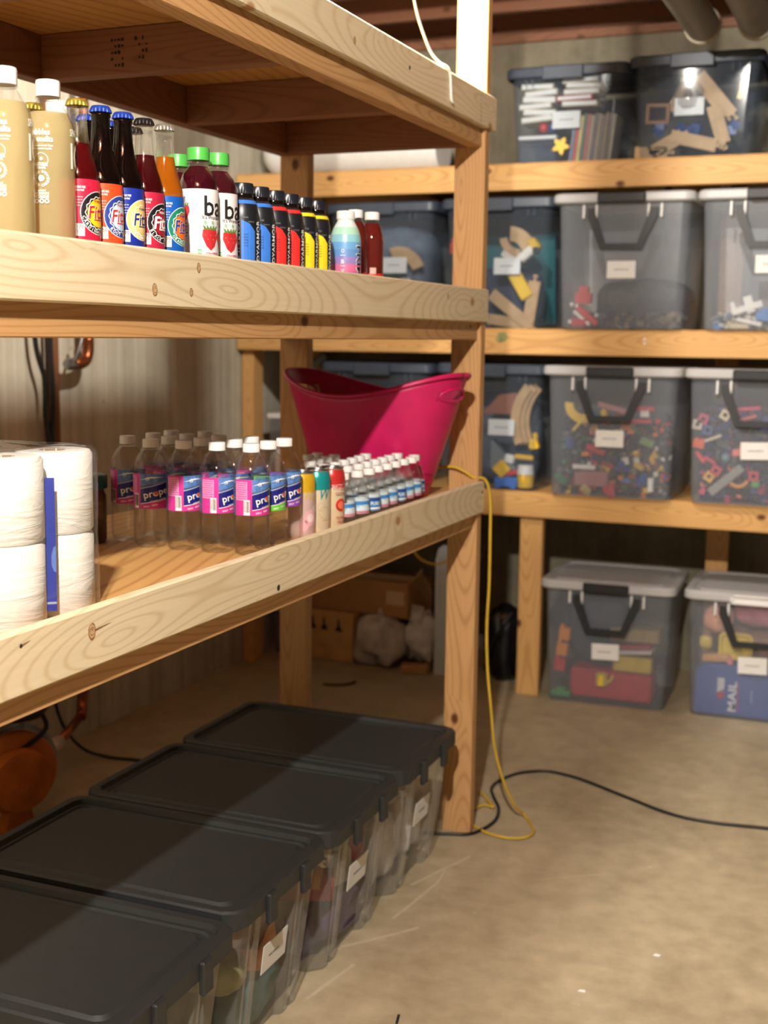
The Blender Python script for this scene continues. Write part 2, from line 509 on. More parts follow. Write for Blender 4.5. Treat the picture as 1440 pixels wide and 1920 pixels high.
class Print:
    """flat print in (s, z): text and shapes, bent round a cylinder of radius rad, or left flat facing -y"""
    def __init__(s, rad=None, step=0.0002):
        s.rad = rad; s.vs = []; s.fs = []; s.fm = []; s.mats = []; s.step = step
    def mi(s, mat):
        if mat not in s.mats: s.mats.append(mat)
        return s.mats.index(mat)
    def tri(s, pts, tris, mat, layer):
        b = len(s.vs)
        s.vs += [(x, z, layer) for x, z in pts]
        k = s.mi(mat)
        for t in tris:
            s.fs.append(tuple(b+i for i in t)); s.fm.append(k)
    def poly(s, pts, mat, layer=1):
        bm = bmesh.new()
        f = bm.faces.new([bm.verts.new((x, z, 0)) for x, z in pts])
        bmesh.ops.triangulate(bm, faces=[f])
        bm.verts.ensure_lookup_table()
        for i, v in enumerate(bm.verts): v.index = i
        P = [(v.co.x, v.co.y) for v in bm.verts]
        s.tri(P, [tuple(v.index for v in f.verts) for f in bm.faces], mat, layer)
        bm.free()
    def rect(s, cx, cz, w, h, mat, layer=1): s.poly([(cx-w/2, cz-h/2), (cx+w/2, cz-h/2), (cx+w/2, cz+h/2), (cx-w/2, cz+h/2)], mat, layer)
    def disc(s, cx, cz, r, mat, layer=1, n=20, wav=0.0, nw=14):
        s.poly([(cx+r*(1+wav*math.cos(nw*2*math.pi*k/n))*math.cos(2*math.pi*k/n), cz+r*(1+wav*math.cos(nw*2*math.pi*k/n))*math.sin(2*math.pi*k/n)) for k in range(n)], mat, layer)
    def ring(s, cx, cz, r0, r1, mat, layer=1, n=24, wav=0.0, nw=12):
        b = len(s.vs); k = s.mi(mat)
        for i in range(n):
            a = 2*math.pi*i/n; ww = 1+wav*math.cos(nw*a)
            for r in (r0*ww, r1*ww): s.vs.append((cx+r*math.cos(a), cz+r*math.sin(a), layer))
        for i in range(n):
            j = (i+1) % n
            s.fs.append((b+2*i, b+2*i+1, b+2*j+1, b+2*j)); s.fm.append(k)
    def text(s, st, cx, cz, w, h, mat, layer=2, rot=0, slant=0.0):
        """text in a w x h box about (cx, cz); rot 90 reads upward"""
        P, T, asp = text_polys(st)
        if w is None: w = h*asp
        if h is None: h = w/asp
        c, n_ = math.cos(R(rot)), math.sin(R(rot))
        q = []
        for x, y in P:
            a = (x-0.5)*w+slant*(y-0.5)*h; b = (y-0.5)*h
            q.append((cx+a*c-b*n_, cz+a*n_+b*c))
        s.tri(q, T, mat, layer)
    def arc(s, st, cx, cz, r, h, mat, mid=-90, per=None, layer=2, inward=True):
        """letters round a circle, readable along its lower arc"""
        n = len(st); per = per or R(16)*1.0
        for i, ch in enumerate(st):
            if ch == ' ': continue
            a = R(mid)+(i-(n-1)/2)*per
            P, T, asp = text_polys(ch)
            w = min(h*asp, h*1.0)
            rt = a+math.pi/2
            c, n_ = math.cos(rt), math.sin(rt)
            q = [(cx+r*math.cos(a)+((x-.5)*w*c-(y-.5)*h*n_), cz+r*math.sin(a)+((x-.5)*w*n_+(y-.5)*h*c)) for x, y in P]
            s.tri(q, T, mat, layer)
    def build(s, name, parent=None, loc=(0, 0, 0), rot=(0, 0, 0)):
        me = me_from(name, s.vs, s.fs, False, None, s.fm)
        if s.rad:
            bm = bmesh.new(); bm.from_mesh(me)
            xs = [v.co.x for v in bm.verts]
            dth = R(11)*s.rad
            x = math.floor(min(xs)/dth)*dth+dth
            while x < max(xs):
                bmesh.ops.bisect_plane(bm, geom=bm.verts[:]+bm.edges[:]+bm.faces[:], plane_co=(x, 0, 0), plane_no=(1, 0, 0), dist=1e-7)
                x += dth
            for v in bm.verts:
                rr = s.rad+v.co.z*s.step; a = v.co.x/s.rad; z = v.co.y
                v.co = Vector((rr*math.cos(a), rr*math.sin(a), z))
            bm.to_mesh(me); bm.free()
        else:
            for v in me.vertices: v.co = Vector((v.co.x, -v.co.z*s.step, v.co.y))
        for x in s.mats: me.materials.append(x)
        return obj(name, me, None, parent, loc, rot, 'stuff')

# lumber: long axis is local X, so grain follows it
def lumber_me(L, wy, wz, bev=0.0022): return box_me(L, wy, wz, bev, 1)
def lum(name, a, b, mat, parent, bev=0.0022):
    """board filling the box a..b; grain along its longest side"""
    a = Vector(a); b = Vector(b); s = b-a; c = (a+b)/2
    ax = max(range(3), key=lambda i: s[i])
    if ax == 0: return obj(name, lumber_me(s.x, s.y, s.z, bev), mat, parent, c)
    if ax == 1: return obj(name, lumber_me(s.y, s.x, s.z, bev), mat, parent, c, (0, 0, R(90)))
    return obj(name, lumber_me(s.z, s.y, s.x, bev), mat, parent, c, (0, R(-90), 0))

# ------------------------------------------------------------------ the room
XL, YB, XR, YF, ZC = -1.55, 2.08, 3.4, -5.6, 2.94
def slab(name, a, b, mat):
    a = Vector(a); b = Vector(b); s = b-a; c = (a+b)/2
    return obj(name, box_me(s.x, s.y, s.z), mat, None, c, kind='structure')
slab('floor', (XL-.2, YF-.2, -.12), (XR+.2, YB+.2, 0), M_FLOOR)
wl = slab('wall_left', (XL-.2, YF-.2, 0), (XL, YB+.2, 2.66), M_WALLL)
wb = slab('wall_back', (XL, YB, 0), (XR, YB+.2, 2.66), M_WALLB)
M_WALLD = concrete('dim_wall_concrete', (96, 88, 76), (64, 58, 50), streak=0.2)
slab('wall_right', (XR, YF-.2, 0), (XR+.2, YB+.2, 2.66), M_WALLD)
slab('wall_front', (XL, YF-.2, 0), (XR, YF, 2.66), M_WALLD)
# vertical form seams left in the poured wall
for y in (0.44, 0.90, -0.30):
    obj('form_seam', box_me(.006, .012, 2.6, .002), M_WALLL, wl, (.1005, y-(YF+YB)/2, 0))
cl = obj('ceiling', box_me(XR-XL+.4, YB-YF+.4, .02), plain((150, 112, 84), .8, .15, 6), None, ((XL+XR)/2, (YF+YB)/2, ZC), kind='structure')
cz = ZC; cc = Vector(((XL+XR)/2, (YF+YB)/2, ZC))
def cpart(name, a, b, mat): 
    o = lum(name, Vector(a)-cc, Vector(b)-cc, mat, cl); return o
cpart('sill_plate', (XL, YB-.02, 2.66), (XR, YB+.14, 2.70), W_CEIL)
cpart('rim_joist', (XL, YB+.08, 2.70), (XR, YB+.12, 2.93), W_CEIL)
y = 1.66
while y > YF:
    cpart('ceiling_joist', (XL-.1, y, 2.69), (XR+.1, y+.038, 2.93), W_CEIL)
    y -= 0.406

# ------------------------------------------------------------------ near shelf unit
Z1, Z2, Z3 = 1.0195, 1.5446, 2.0545
H = 0.089
D1, D2, D3 = Z1-.0255, Z2-.0330, Z3-.0320          # deck tops
AY0, AY1, AXB = -2.46, 0.0, -0.62
ua = thing('shelf_unit', 'tall lumber shelf unit with pale face boards holding drinks, in the foreground', 'shelf')
for (x0, x1, y0) in ((-.094, -.008, -.038), (AXB, AXB+.089, -.038), (-.094, -.008, AY0), (AXB, AXB+.089, AY0)):
    lum('post', (x0, y0, 0), (x1, y0+.038, 2.70), W_ORANGE, ua)
for i, (zt, dk, bb, e) in enumerate(((Z1, D1, .0395, 0.0), (Z2, D2, .0476, -.002), (Z3, D3, .0468, .033))):
    lum('face_board', (-.019, AY0-.02, zt-H), (0, e, zt), W_FACE, ua, .003)
    bz = zt-H-bb
    lum('beam', (-.057, AY0, bz), (-.0185, .012, bz+.089), W_ORANGE, ua)
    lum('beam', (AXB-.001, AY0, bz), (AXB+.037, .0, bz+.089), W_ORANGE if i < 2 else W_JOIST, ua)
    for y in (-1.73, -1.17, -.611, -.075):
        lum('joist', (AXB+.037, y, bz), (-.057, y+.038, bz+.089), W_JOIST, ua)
    pl = lum('deck', (AXB-.01, AY0, bz+.0892), (-.0195, 0.0, dk), W_PLY, ua, .0008)
# ink grade stamps on the top joist, and a pencil mark on the top face board
pr = Print(None, .0004)
rnd = random.Random(3)
for (cx, n) in ((-.40, 5), (-.345, 4)):
    for k in range(n):
        z = .018-k*.012
        for j in range(4):
            if rnd.random() < .8: pr.rect(cx+(j-1.5)*.008, z, .006*rnd.uniform(.5, 1), .008*rnd.uniform(.4, 1), INK)
ks = pr.build('ink_stamp', ua, (0, -1.1705, Z3-H-.0468+.047))
pr = Print(None, .0004)
for k in range(7): pr.rect(0, .03-k*.0105, .0022, .0075, INK)
pr.build('pencil_mark', ua, (.0004, -.105, Z3-.045), (0, 0, R(90)))
# nail heads
for (x, y, z) in ((-.018, -.02, Z2-H-.012), (-.018, -.02, Z2-H-.022), (-.018, -.1, Z2-H-.012), (.0002, -.02, Z1-.03)):
    o = obj('nail_head', lathe_me([(0, .001), (.004, .001), (.0042, 0)], 10), plain((60, 50, 44), .5, .1, 40, 0, .6), ua, (x, y, z), (0, R(90), 0))

# ------------------------------------------------------------------ far shelf unit
BY = 1.38; BB = BY+.60
B3, B2, B1 = 2.063, 1.446, .818
HB = .0955
ub = thing('shelf_unit', 'golden lumber shelf unit along the back wall loaded with toy bins', 'shelf')
for zt in (B1, B2, B3):
    lum('beam', (XL+.005, BY, zt-HB), (2.0, BY+.038, zt), W_BACK, ub, .003)
    lum('beam', (XL+.005, BB-.038, zt-HB), (2.0, BB, zt), W_BACK, ub, .003)
    lum('deck', (XL+.005, BY+.002, zt), (2.0, BB, zt+.004), W_PLY, ub, .0008)
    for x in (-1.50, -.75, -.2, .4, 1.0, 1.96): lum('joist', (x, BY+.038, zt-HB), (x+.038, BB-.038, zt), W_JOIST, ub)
lum('post', (XL+.008, BY+.038, 0), (XL+.062, BY+.127, B2-HB), W_BACK, ub)
lum('post', (-.302, BY+.038, 0), (-.212, BY+.076, B1-HB), W_BACK, ub)
lum('post', (.95, BY+.038, 0), (1.04, BY+.076, B1-HB), W_BACK, ub)
for x in (XL+.06, -.75, .35, 1.9): lum('post', (x, BB-.038-.038, 0), (x+.089, BB-.038, B3+.02), W_BACK, ub)
# smear of old green paint on the middle beam
pr = Print(None, .0004)
pts = []
rr = random.Random(5)
for k in range(14):
    a = 2*math.pi*k/14; q = rr.uniform(.7, 1.1)
    pts.append((.026*q*math.cos(a), .021*q*math.sin(a)))
pr.poly(pts, plain((150, 150, 92), .7, .25, 60)); pr.build('paint_smear', ub, (-.385, BY-.0004, B2-.032))
pr = Print(None, .0006)
for (x, z) in ((.165, -.03), (.165, -.047)): pr.disc(x, z, .0045, WHITE, 1, 8)
pr.build('screw_head', ub, (0, BY, B2))
# ------------------------------------------------------------------ storage bins
def scale_ol(ol, sx, sy): return [(x*sx, y*sy) for x, y in ol]
def shell_me(bot, top, z0, z1, mid=None, wall=0.0):
    """open-topped thin tub from a bottom outline to a top outline"""
    n = len(bot)
    rings = [at_z(scale_ol(bot, .985, .985), z0), at_z(bot, z0+.006)]
    for k in range(1, 4):
        t = k/4
        rings.append([((1-t)*a[0]+t*b[0], (1-t)*a[1]+t*b[1], z0+.006+(z1-z0-.006)*t) for a, b in zip(bot, top)])
    rings.append(at_z(top, z1))
    return loops_me(rings, True, False, True, 25)
def chrect(hx, hy, c, seg=1):
    return [(hx, -hy+c), (hx, hy-c), (hx-c, hy), (-hx+c, hy), (-hx, hy-c), (-hx, -hy+c), (-hx+c, -hy), (hx-c, -hy)]
def tote_lid_me():
    hx, hy = .325, .205
    c = .035
    L = []
    def ring(ins, z, cc): L.append(at_z(rrect2(hx-ins, hy-ins, cc), z))
    def rrect2(a, b, cc):
        out = []
        for (sx, sy, swap) in ((1, 1, 0), (-1, 1, 1), (-1, -1, 0), (1, -1, 1)):
            p1 = (sx*a, sy*(b-cc)); p2 = (sx*(a-cc*.35), sy*(b-cc*.35)); p3 = (sx*(a-cc), sy*b)
            out += [p1, p2, p3] if not swap else [p3, p2, p1]
        return out
    ring(.004, -.040, c); ring(0, -.036, c); ring(0, -.004, c); ring(.004, 0, c); ring(.022, 0, c*.8); ring(.026, -.010, c*.7)
    ring(.034, -.010, c*.7); ring(.038, -.014, c*.7); ring(.046, -.014, c*.6); ring(.052, -.008, c*.6)
    return loops_me(L, False, True, True, 28)
def tote_outline(hx, hy, c, rec, ch):
    """plan outline with a recessed label panel on both short ends and a narrow groove each side of it"""
    e = [(hx-c, -hy)]
    e += [(hx, -hy+c), (hx, -.118), (hx-.008, -.112), (hx-.008, -.104), (hx, -.098), (hx, -.078), (hx-rec, -.068), (hx-rec, .068), (hx, .078), (hx, .098), (hx-.008, .104), (hx-.008, .112), (hx, .118), (hx, hy-c), (hx-c, hy)]
    r = [(-x, -y) for x, y in e]
    return e+r
TOTE_BODY = shell_me(tote_outline(.272, .165, .03, .016, 0), tote_outline(.308, .190, .03, .016, 0), 0, .315)
TOTE_LID = tote_lid_me()
TOTE_TAB = box_me(.012, .034, .062, .003)
TOTE_RIM = None
CARD = box_me(.0012, .105, .062)
CARDF = box_me(.105, .0012, .062)
def scribble(w, h, rows, seed, flatrot=None):
    """a printed card with one short illegible line of lettering"""
    p_ = Print(None, .0004)
    q = random.Random(seed)
    g = plain((120, 120, 122), .8, .05)
    for (z, ww) in rows:
        x = -ww/2
        while x < ww/2:
            k = q.uniform(.003, .006)
            p_.rect(x, z, k, h, g)
            x += k+.0016
    return p_
def tote(label, y, seed, dx=0.0, card=True):
    t = thing('storage_tote', label, 'storage bin', (-.330+dx, y, 0), 0, 'dark-lidded clear totes under the lowest shelf')
    b = obj('tub', TOTE_BODY, P_TOTE, t)
    l = obj('lid', TOTE_LID, LID, t, (0, 0, .352))
    for s in (-1, 1):
        obj('latch_tab', TOTE_TAB, LID, l, (.327, s*.075, -.036))
    c = obj('name_card', CARD, PAPER, t, (.2935, 0, .185), (0, R(7), 0))
    s_ = scribble(.105, .004, [(0, .045)], seed)
    s_.build('card_text', c, (.0008, 0, 0), (0, 0, R(90)))
    return t
tote('nearest dark-lidded clear tote on the floor with a yellow cloth inside', -1.640, 1, .02)
tote('second nearest dark-lidded clear tote, orange and teal packages inside', -1.205, 2, .0)
tote('third dark-lidded clear tote from the front, rolled towels and red cloth inside', -.785, 3)
tote('farthest dark-lidded clear tote by the shelf post, white papers inside', -.362, 4)

def blob_me(sx, sy, sz, seed=1, rough=.18, seg=14, ring=9):
    q = random.Random(seed)
    ph = [(q.uniform(0, 6.28), q.uniform(0, 6.28), q.choice((2, 3, 4, 5)), q.choice((1, 2, 3))) for _ in range(5)]
    vs, fs = [], []
    for i in range(ring+1):
        a = math.pi*i/ring
        for k in range(seg):
            b = 2*math.pi*k/seg
            r = 1+rough*sum(math.sin(m*b+p1)*math.sin(n*a+p2) for p1, p2, m, n in ph)/2.2
            sq = lambda u: math.copysign(abs(u)**.62, u)
            vs.append((sx/2*r*sq(math.sin(a)*math.cos(b)), sy/2*r*sq(math.sin(a)*math.sin(b)), sz/2*r*sq(math.cos(a))))
    for i in range(ring):
        for k in range(seg):
            k2 = (k+1) % seg
            fs.append((i*seg+k, (i+1)*seg+k, (i+1)*seg+k2, i*seg+k2))
    me = me_from('blob', vs, fs)
    bm = bmesh.new(); bm.from_mesh(me); bpy.data.meshes.remove(me)
    bmesh.ops.remove_doubles(bm, verts=bm.verts, dist=1e-5)
    z0 = min(v.co.z for v in bm.verts)
    for v in bm.verts: v.co.z -= z0
    return bm_to(bm, 'blob', True)
CL = lambda rgb: plain(rgb, .85, .18, 26, .5)
def cloth(name, label, cat, rgb, size, loc, rz=0, seed=1, rough=.13):
    return tag(obj(name, blob_me(*size, seed, rough, 20, 12), CL(rgb), None, loc, (0, 0, R(rz))), label, cat)
def rolled(name, label, cat, rgb, r, L, loc, rz=0, rx=0):
    """a rolled towel: spiral seen on its end"""
    prof = []
    pts = []
    n = 46
    for k in range(n):
        a = k/n*2*math.pi*3.2; rr = r*(.18+.82*k/n)
        pts.append((rr*math.cos(a), rr*math.sin(a)))
    vs, fs = [], []
    th = r*.10
    for s in (0, 1):
        for (x, z) in pts:
            d = math.hypot(x, z) or 1
            vs.append((-L/2+s*L, x, z)); vs.append((-L/2+s*L, x*(1+th/d), z*(1+th/d)))
    m_ = 2*n
    for k in range(n-1):
        a, b, c_, d_ = 2*k, 2*k+1, 2*k+3, 2*k+2
        fs += [(a, b, c_, d_), (m_+a, m_+d_, m_+c_, m_+b), (a, d_, m_+d_, m_+a), (b, m_+b, m_+c_, c_)]
    t = obj(name, me_from('roll', vs, fs, True), CL(rgb), None, (loc[0], loc[1], loc[2]+r*1.1), (R(rx), 0, R(rz)))
    return tag(t, label, cat)
# contents of the four totes (front end at x about -.06)
cloth('folded_cloth', 'yellow cloth bundle inside the nearest dark-lidded tote', 'cloth', (214, 178, 46), (.20, .22, .15), (-0.178, -1.60, .008), 10, 2)
cloth('folded_cloth', 'teal cloth at the far corner inside the nearest dark-lidded tote', 'cloth', (62, 110, 112), (.15, .12, .13), (-0.158, -1.50, .09) if False else (-.36, -1.53, .008), 0, 3)
cloth('folded_cloth', 'mauve grey cloth lying on the yellow bundle in the nearest tote', 'cloth', (150, 128, 130), (.22, .26, .09), (-0.202, -1.62, .165), 0, 4)
cloth('folded_cloth', 'pale mixed bedding at the back of the nearest dark-lidded tote', 'cloth', (178, 170, 160), (.22, .24, .21), (-.46, -1.72, .008), 0, 5)
cloth('folded_cloth', 'teal green cloth at the bottom of the second nearest tote', 'cloth', (60, 106, 108), (.18, .30, .10), (-0.163, -1.205, .008), 0, 6)
tag(obj('snack_packet', box_me(.12, .13, .055, .012, 2), plain((222, 140, 52), .4, .15, 30, .3), None, (-0.148, -1.14, .148), (R(8), R(-6), R(12))), 'orange packet lying on the teal cloth in the second nearest tote', 'packet')
cloth('folded_cloth', 'brown red cloth near the lid of the second nearest tote', 'cloth', (120, 84, 74), (.22, .28, .10), (-.20, -1.22, .18), 0, 7)
cloth('folded_cloth', 'olive cloth pressed against the label end of the second nearest tote', 'cloth', (150, 146, 96), (.10, .12, .07), (-0.133, -1.27, .11), 0, 8)
cloth('folded_cloth', 'grey bundle at the back of the second nearest tote', 'cloth', (120, 116, 112), (.22, .24, .21), (-.45, -1.20, .008), 0, 9)
cloth('folded_cloth', 'purple cloth at the bottom of the third tote', 'cloth', (86, 74, 104), (.17, .30, .10), (-0.158, -.785, .008), 0, 10)
rolled('rolled_towel', 'crimson rolled towel in the third tote under the name card', 'towel', (150, 52, 66), .042, .16, (-0.158, -.845, .11), 25)
rolled('rolled_towel', 'orange brown rolled towel above the crimson one in the third tote', 'towel', (168, 116, 70), .036, .15, (-0.158, -.90, .165), 18)
rolled('rolled_towel', 'cream rolled towel with its spiral end showing in the third tote', 'towel', (206, 196, 172), .046, .17, (-0.158, -.885, .215) if False else (-0.163, -.875, .212), 8)
cloth('folded_cloth', 'white cloth beside the crimson roll in the third tote', 'cloth', (206, 196, 186), (.15, .16, .09), (-0.158, -.745, .112), 0, 12)
cloth('folded_cloth', 'dull green cloth behind the name card of the third tote', 'cloth', (140, 138, 110), (.13, .14, .09), (-0.148, -.735, .205), 0, 13)
cloth('folded_cloth', 'dark red cloth in the far corner of the third tote', 'cloth', (150, 42, 52), (.08, .06, .12), (-0.128, -.645, .13), 0, 14)
cloth('folded_cloth', 'grey blanket at the back of the third tote', 'cloth', (128, 120, 120), (.22, .24, .21), (-.45, -.79, .008), 0, 15)
cloth('paper_bag', 'crumpled white paper in the near corner of the farthest tote', 'paper', (232, 232, 234), (.09, .13, .17), (-0.148, -.455, .008), 0, 16, .25)
cloth('paper_bag', 'clear bag of white tissue leaning in the middle of the farthest tote', 'paper', (205, 200, 194), (.14, .12, .15), (-0.178, -.34, .008), 0, 17, .25)
cloth('paper_bag', 'white rolled sheet at the far corner of the farthest tote', 'paper', (226, 226, 230), (.09, .09, .13), (-0.138, -.255, .008), 0, 18, .2)
cloth('folded_cloth', 'pale taupe cloth filling the upper half of the farthest tote', 'cloth', (176, 164, 150), (.24, .28, .10), (-.21, -.36, .185), 0, 19)
cloth('folded_cloth', 'brown bundle at the back of the farthest tote', 'cloth', (128, 112, 98), (.22, .24, .21), (-.46, -.37, .008), 0, 20)

# --- milky bins with swing handles
def bin_shell(w, d, h, taper=.93, r=.035):
    return shell_me(rrect(w/2*taper, d/2*taper, r, 4), rrect(w/2, d/2, r, 4), 0, h)
def handle_me():
    out = [(-.128, .0), (-.104, 0), (-.058, -.128), (.058, -.128), (.104, 0), (.128, 0), (.128, -.03), (.075, -.15), (-.075, -.15), (-.128, -.03)]
    inn = out
    bm = bmesh.new()
    for y in (-.011, .0):
        bm.faces.new([bm.verts.new((x, y, z)) for x, z in out])
    bm.verts.ensure_lookup_table()
    n = len(out)
    for k in range(n):
        k2 = (k+1) % n
        bm.faces.new((bm.verts[k], bm.verts[k2], bm.verts[n+k2], bm.verts[n+k]))
    return bm_to(bm, 'handle')
HANDLE_ME = handle_me()
CLIP_ME = box_me(.008, .010, .05, .002)
LATCH_ME = box_me(.175, .016, .036, .004)
LATCHW_ME = boxes_me([(0, 0, .014, .175, .014, .008), (0, 0, -.014, .175, .014, .008), (-.083, 0, 0, .008, .014, .034), (.083, 0, 0, .008, .014, .034), (0, .004, 0, .16, .004, .03)])
CB = dict(w=.486, d=.40, h=.455)
CBODY = bin_shell(CB['w'], CB['d'], CB['h'])
def clid_me(w, d):
    L = []
    for ins, z in ((.006, -.036), (0, -.030), (0, -.008), (.006, -.001), (.028, 0), (.034, -.006), (.05, -.008), (.055, -.002)):
        L.append(at_z(rrect(w/2-ins, d/2-ins, .04, 4), z))
    return loops_me(L, False, True, True, 28)
CLID = clid_me(.520, .46)
def cbin(label, loc, seed, latch='dark', cardz=.215, cardtilt=0, rz=0):
    t = thing('toy_bin', label, 'storage bin', loc, R(rz), 'milky clear bins with swing handles')
    obj('tub', CBODY, P_BIN, t)
    l = obj('lid', CLID, P_BINLID, t, (0, 0, .49))
    obj('latch', LATCH_ME if latch == 'dark' else LATCHW_ME, HANDLE if latch == 'dark' else CAPW, l, (0, -.2355, -.020))
    hd = obj('handle', HANDLE_ME, HANDLE, t, (0, -.2045, .435), (R(-3), 0, 0))
    for x in (-.142, -.095, .095, .142): obj('hinge_clip', CLIP_ME, CAPW, hd, (x, -.006, -.012))
    c = obj('name_card', CARDF, PAPER, t, (.0, -.197, cardz), (R(-3), R(cardtilt), 0))
    scribble(.1, .004, [(0, .05)], seed).build('card_text', c, (0, -.0008, 0))
    return t
CY = 1.335+.20
cbin('milky bin on the middle back shelf, nearly empty with red pieces at its bottom left', (.077, CY, B2+.006), 11)
cbin('milky bin at the right edge of the middle back shelf, white and blue pieces inside', (.604, CY, B2+.006), 12, cardz=.23)
cbin('milky bin on the lower back shelf full of mixed bright building pieces', (.060, CY-.015, B1+.006), 13, cardz=.222)
cbin('milky bin at the right edge of the lower back shelf, pink and navy pieces', (.588, CY-.015, B1+.006), 14, cardz=.20, cardtilt=-2)
cbin('milky bin on the floor with a red box and a yellow toy cup inside', (.052, 1.59, 0), 15, cardz=.215, cardtilt=-2, rz=2)
cbin('milky bin on the floor at the right edge with a blue mail bag inside', (.600, 1.615, 0), 16, latch='white', cardz=.215, cardtilt=-2, rz=2)

# --- bluish clear bins with dark snap lids
def dlid_me(w, d):
    L = []
    for ins, z in ((.004, -.040), (0, -.034), (0, -.006), (.006, 0), (.03, 0), (.036, -.01), (.06, -.01), (.066, -.003)):
        L.append(at_z(rrect(w/2-ins, d/2-ins, .035, 4), z))
    return loops_me(L, False, True, True, 28)
_db = {}
def dbin(label, loc, w, h, seed, d=.42, rz=0, card=(.0, .45), latch=True):
    key = (round(w, 3), round(h, 3))
    if key not in _db: _db[key] = (bin_shell(w-.035, d-.03, h-.025, .90), dlid_me(w, d))
    t = thing('snap_lid_bin', label, 'storage bin', loc, R(rz), 'bluish clear bins with dark snap lids')
    obj('tub', _db[key][0], P_BLUEBIN, t)
    l = obj('lid', _db[key][1], LIDD, t, (0, 0, h))
    obj('latch', box_me(.155, .016, .05, .004), LIDD, l, (-.01, -d/2-.004, -.026))
    for x in (-.15, -.125, .125, .15): obj('rib', box_me(.006, .008, .03, .002), P_BLUEBIN, t, (x*w/.46, -d/2+.008, h-.058))
    if card:
        c = obj('name_card', CARDF, PAPER, t, (card[0], -d/2+.018+.02*(1-card[1]) , h*card[1]), (R(-2.5), 0, 0))
        scribble(.1, .004, [(0, .05)], seed).build('card_text', c, (0, -.0008, 0))
    return t
DY = 1.40+.21
dbin('dark-lidded bin of books on the top back shelf beside the shelf post', (-.170, DY, B3+.005), .470, .350, 21, card=(0.0, .45))
dbin('dark-lidded bin of wooden track pieces on the top back shelf', (.302, DY, B3+.005), .482, .362, 22, card=(-.02, .50))
dbin('dark-lidded bin cut off by the right edge on the top back shelf', (.800, DY, B3+.005), .482, .362, 23, card=None)
dbin('dark-lidded bin behind the pink-capped drinks at the left of the middle back shelf' if False else 'dark-lidded bin at the left of the middle back shelf, grey contents', (-.915, DY, B2+.005), .48, .49, 24, card=(.06, .50))
dbin('dark-lidded bin split by the shelf post on the middle back shelf, teal inside', (-.414, DY-.04, B2+.005), .455, .49, 25, card=(.040, .48))
dbin('dark-lidded bin behind the pink tub on the lower back shelf', (-.925, DY, B1+.005), .49, .485, 26, card=None)
dbin('dark-lidded bin beside the shelf post on the lower back shelf, curved tracks inside', (-.426, DY-.04, B1+.005), .445, .49, 27, card=(.045, .50))

# ------------------------------------------------------------------ toys inside the bins
def toy(name, me, rgb, label, cat, loc, rot=(0, 0, 0), group=None, mat=None):
    return tag(obj(name, me, mat or plain(rgb, .4, .08), None, loc, tuple(R(a) for a in rot)), label, cat, group)
def arc_track_me(r=.13, w=.04, th=.012, a0=0, a1=70, n=9):
    L = []
    for k in range(n+1):
        a = R(a0+(a1-a0)*k/n); c, s = math.cos(a), math.sin(a)
        L.append([((r-w/2)*c, 0, (r-w/2)*s), ((r+w/2)*c, 0, (r+w/2)*s), ((r+w/2)*c, th, (r+w/2)*s), ((r-w/2)*c, th, (r-w/2)*s)])
    return loops_me(L, True, True)
def track_me(L=.16, w=.04, th=.012):
    """straight toy track with two wheel grooves and a round peg"""
    b = [(0, 0, 0, L, th, w), (0, -th*.5-.001, w*.28, L, .002, w*.12), (0, -th*.5-.001, -w*.28, L, .002, w*.12), (L/2+.008, 0, 0, .016, th, w*.2), (L/2+.018, 0, 0, .012, th, w*.36)]
    return boxes_me(b)
def brick_me(nx=4, ny=2, u=.016, h=.019):
    vs = [(0, 0, h/2, nx*u, ny*u, h)]
    for i in range(nx):
        for j in range(ny): vs.append(((i-(nx-1)/2)*u, (j-(ny-1)/2)*u, h+.002, u*.55, u*.55, .005))
    return boxes_me(vs)
TAN = plain((196, 160, 112), .6, .12, 20)
def book(x0, z0, w, h, d, y, rgb, label, rot=0, vertical=False):
    t = thing('book', label, 'book', (x0, y, z0), 0)
    t.rotation_euler = (0, R(rot), 0)
    obj('cover', box_me(w, d, h, .001), plain(rgb, .5, .1), t, (0, d/2, h/2))
    if not vertical: obj('pages', box_me(w*(.93 if vertical is False else .7), .003, h*(.62 if vertical is False else .95)), PAPER, t, (0, -.0012, h/2))
    return t
# books in the first top bin: flat stacks above, a row standing at the right
BZ = B3+.012; BYF = 1.442
cols = [(214, 200, 168), (226, 220, 206), (206, 190, 158), (230, 226, 214), (212, 204, 186), (200, 184, 150)]
names = ['lowest', 'second', 'third', 'fourth', 'fifth', 'topmost']
z = BZ+.150
for k in range(6):
    book(-.285+[.0, .006, -.01, .004, .012, -.004][k], z, .125, .021, .12, BYF, cols[k], 'cream book lying flat in the left stack, %s from below, in the book bin' % names[k], [-4, 3, -2, 2, -3, 1][k])
    z += .0235
z = BZ+.200
for k, c in enumerate([(206, 190, 158), (196, 62, 66), (216, 204, 176), (208, 194, 164), (222, 214, 198)]):
    book(-.125+[0, -.02, .006, .014, .0][k], z, .135, .019, .12, BYF, c, ('red book lying flat in the right stack of the book bin' if k == 1 else 'tan book lying flat in the right stack, %s from below, in the book bin' % names[k]), [1, -1, 0, 2, -2][k])
    z += .0215
sp = [(120, 130, 150), (196, 84, 70), (210, 190, 120), (90, 110, 90), (180, 100, 90), (170, 150, 120), (110, 100, 96), (160, 140, 110), (130, 116, 100), (150, 130, 104), (120, 104, 88), (170, 156, 130)]
ordn = ['first', 'second', 'third', 'fourth', 'fifth', 'sixth', 'seventh', 'eighth', 'ninth', 'tenth', 'eleventh', 'twelfth']
for k, c in enumerate(sp):
    book(-.158+k*.0135, BZ, .0115, .175-.004*(k % 3), .13, BYF+.012, c, 'thin upright book, %s from the left in the bottom row of the book bin' % ordn[k], 6, True)
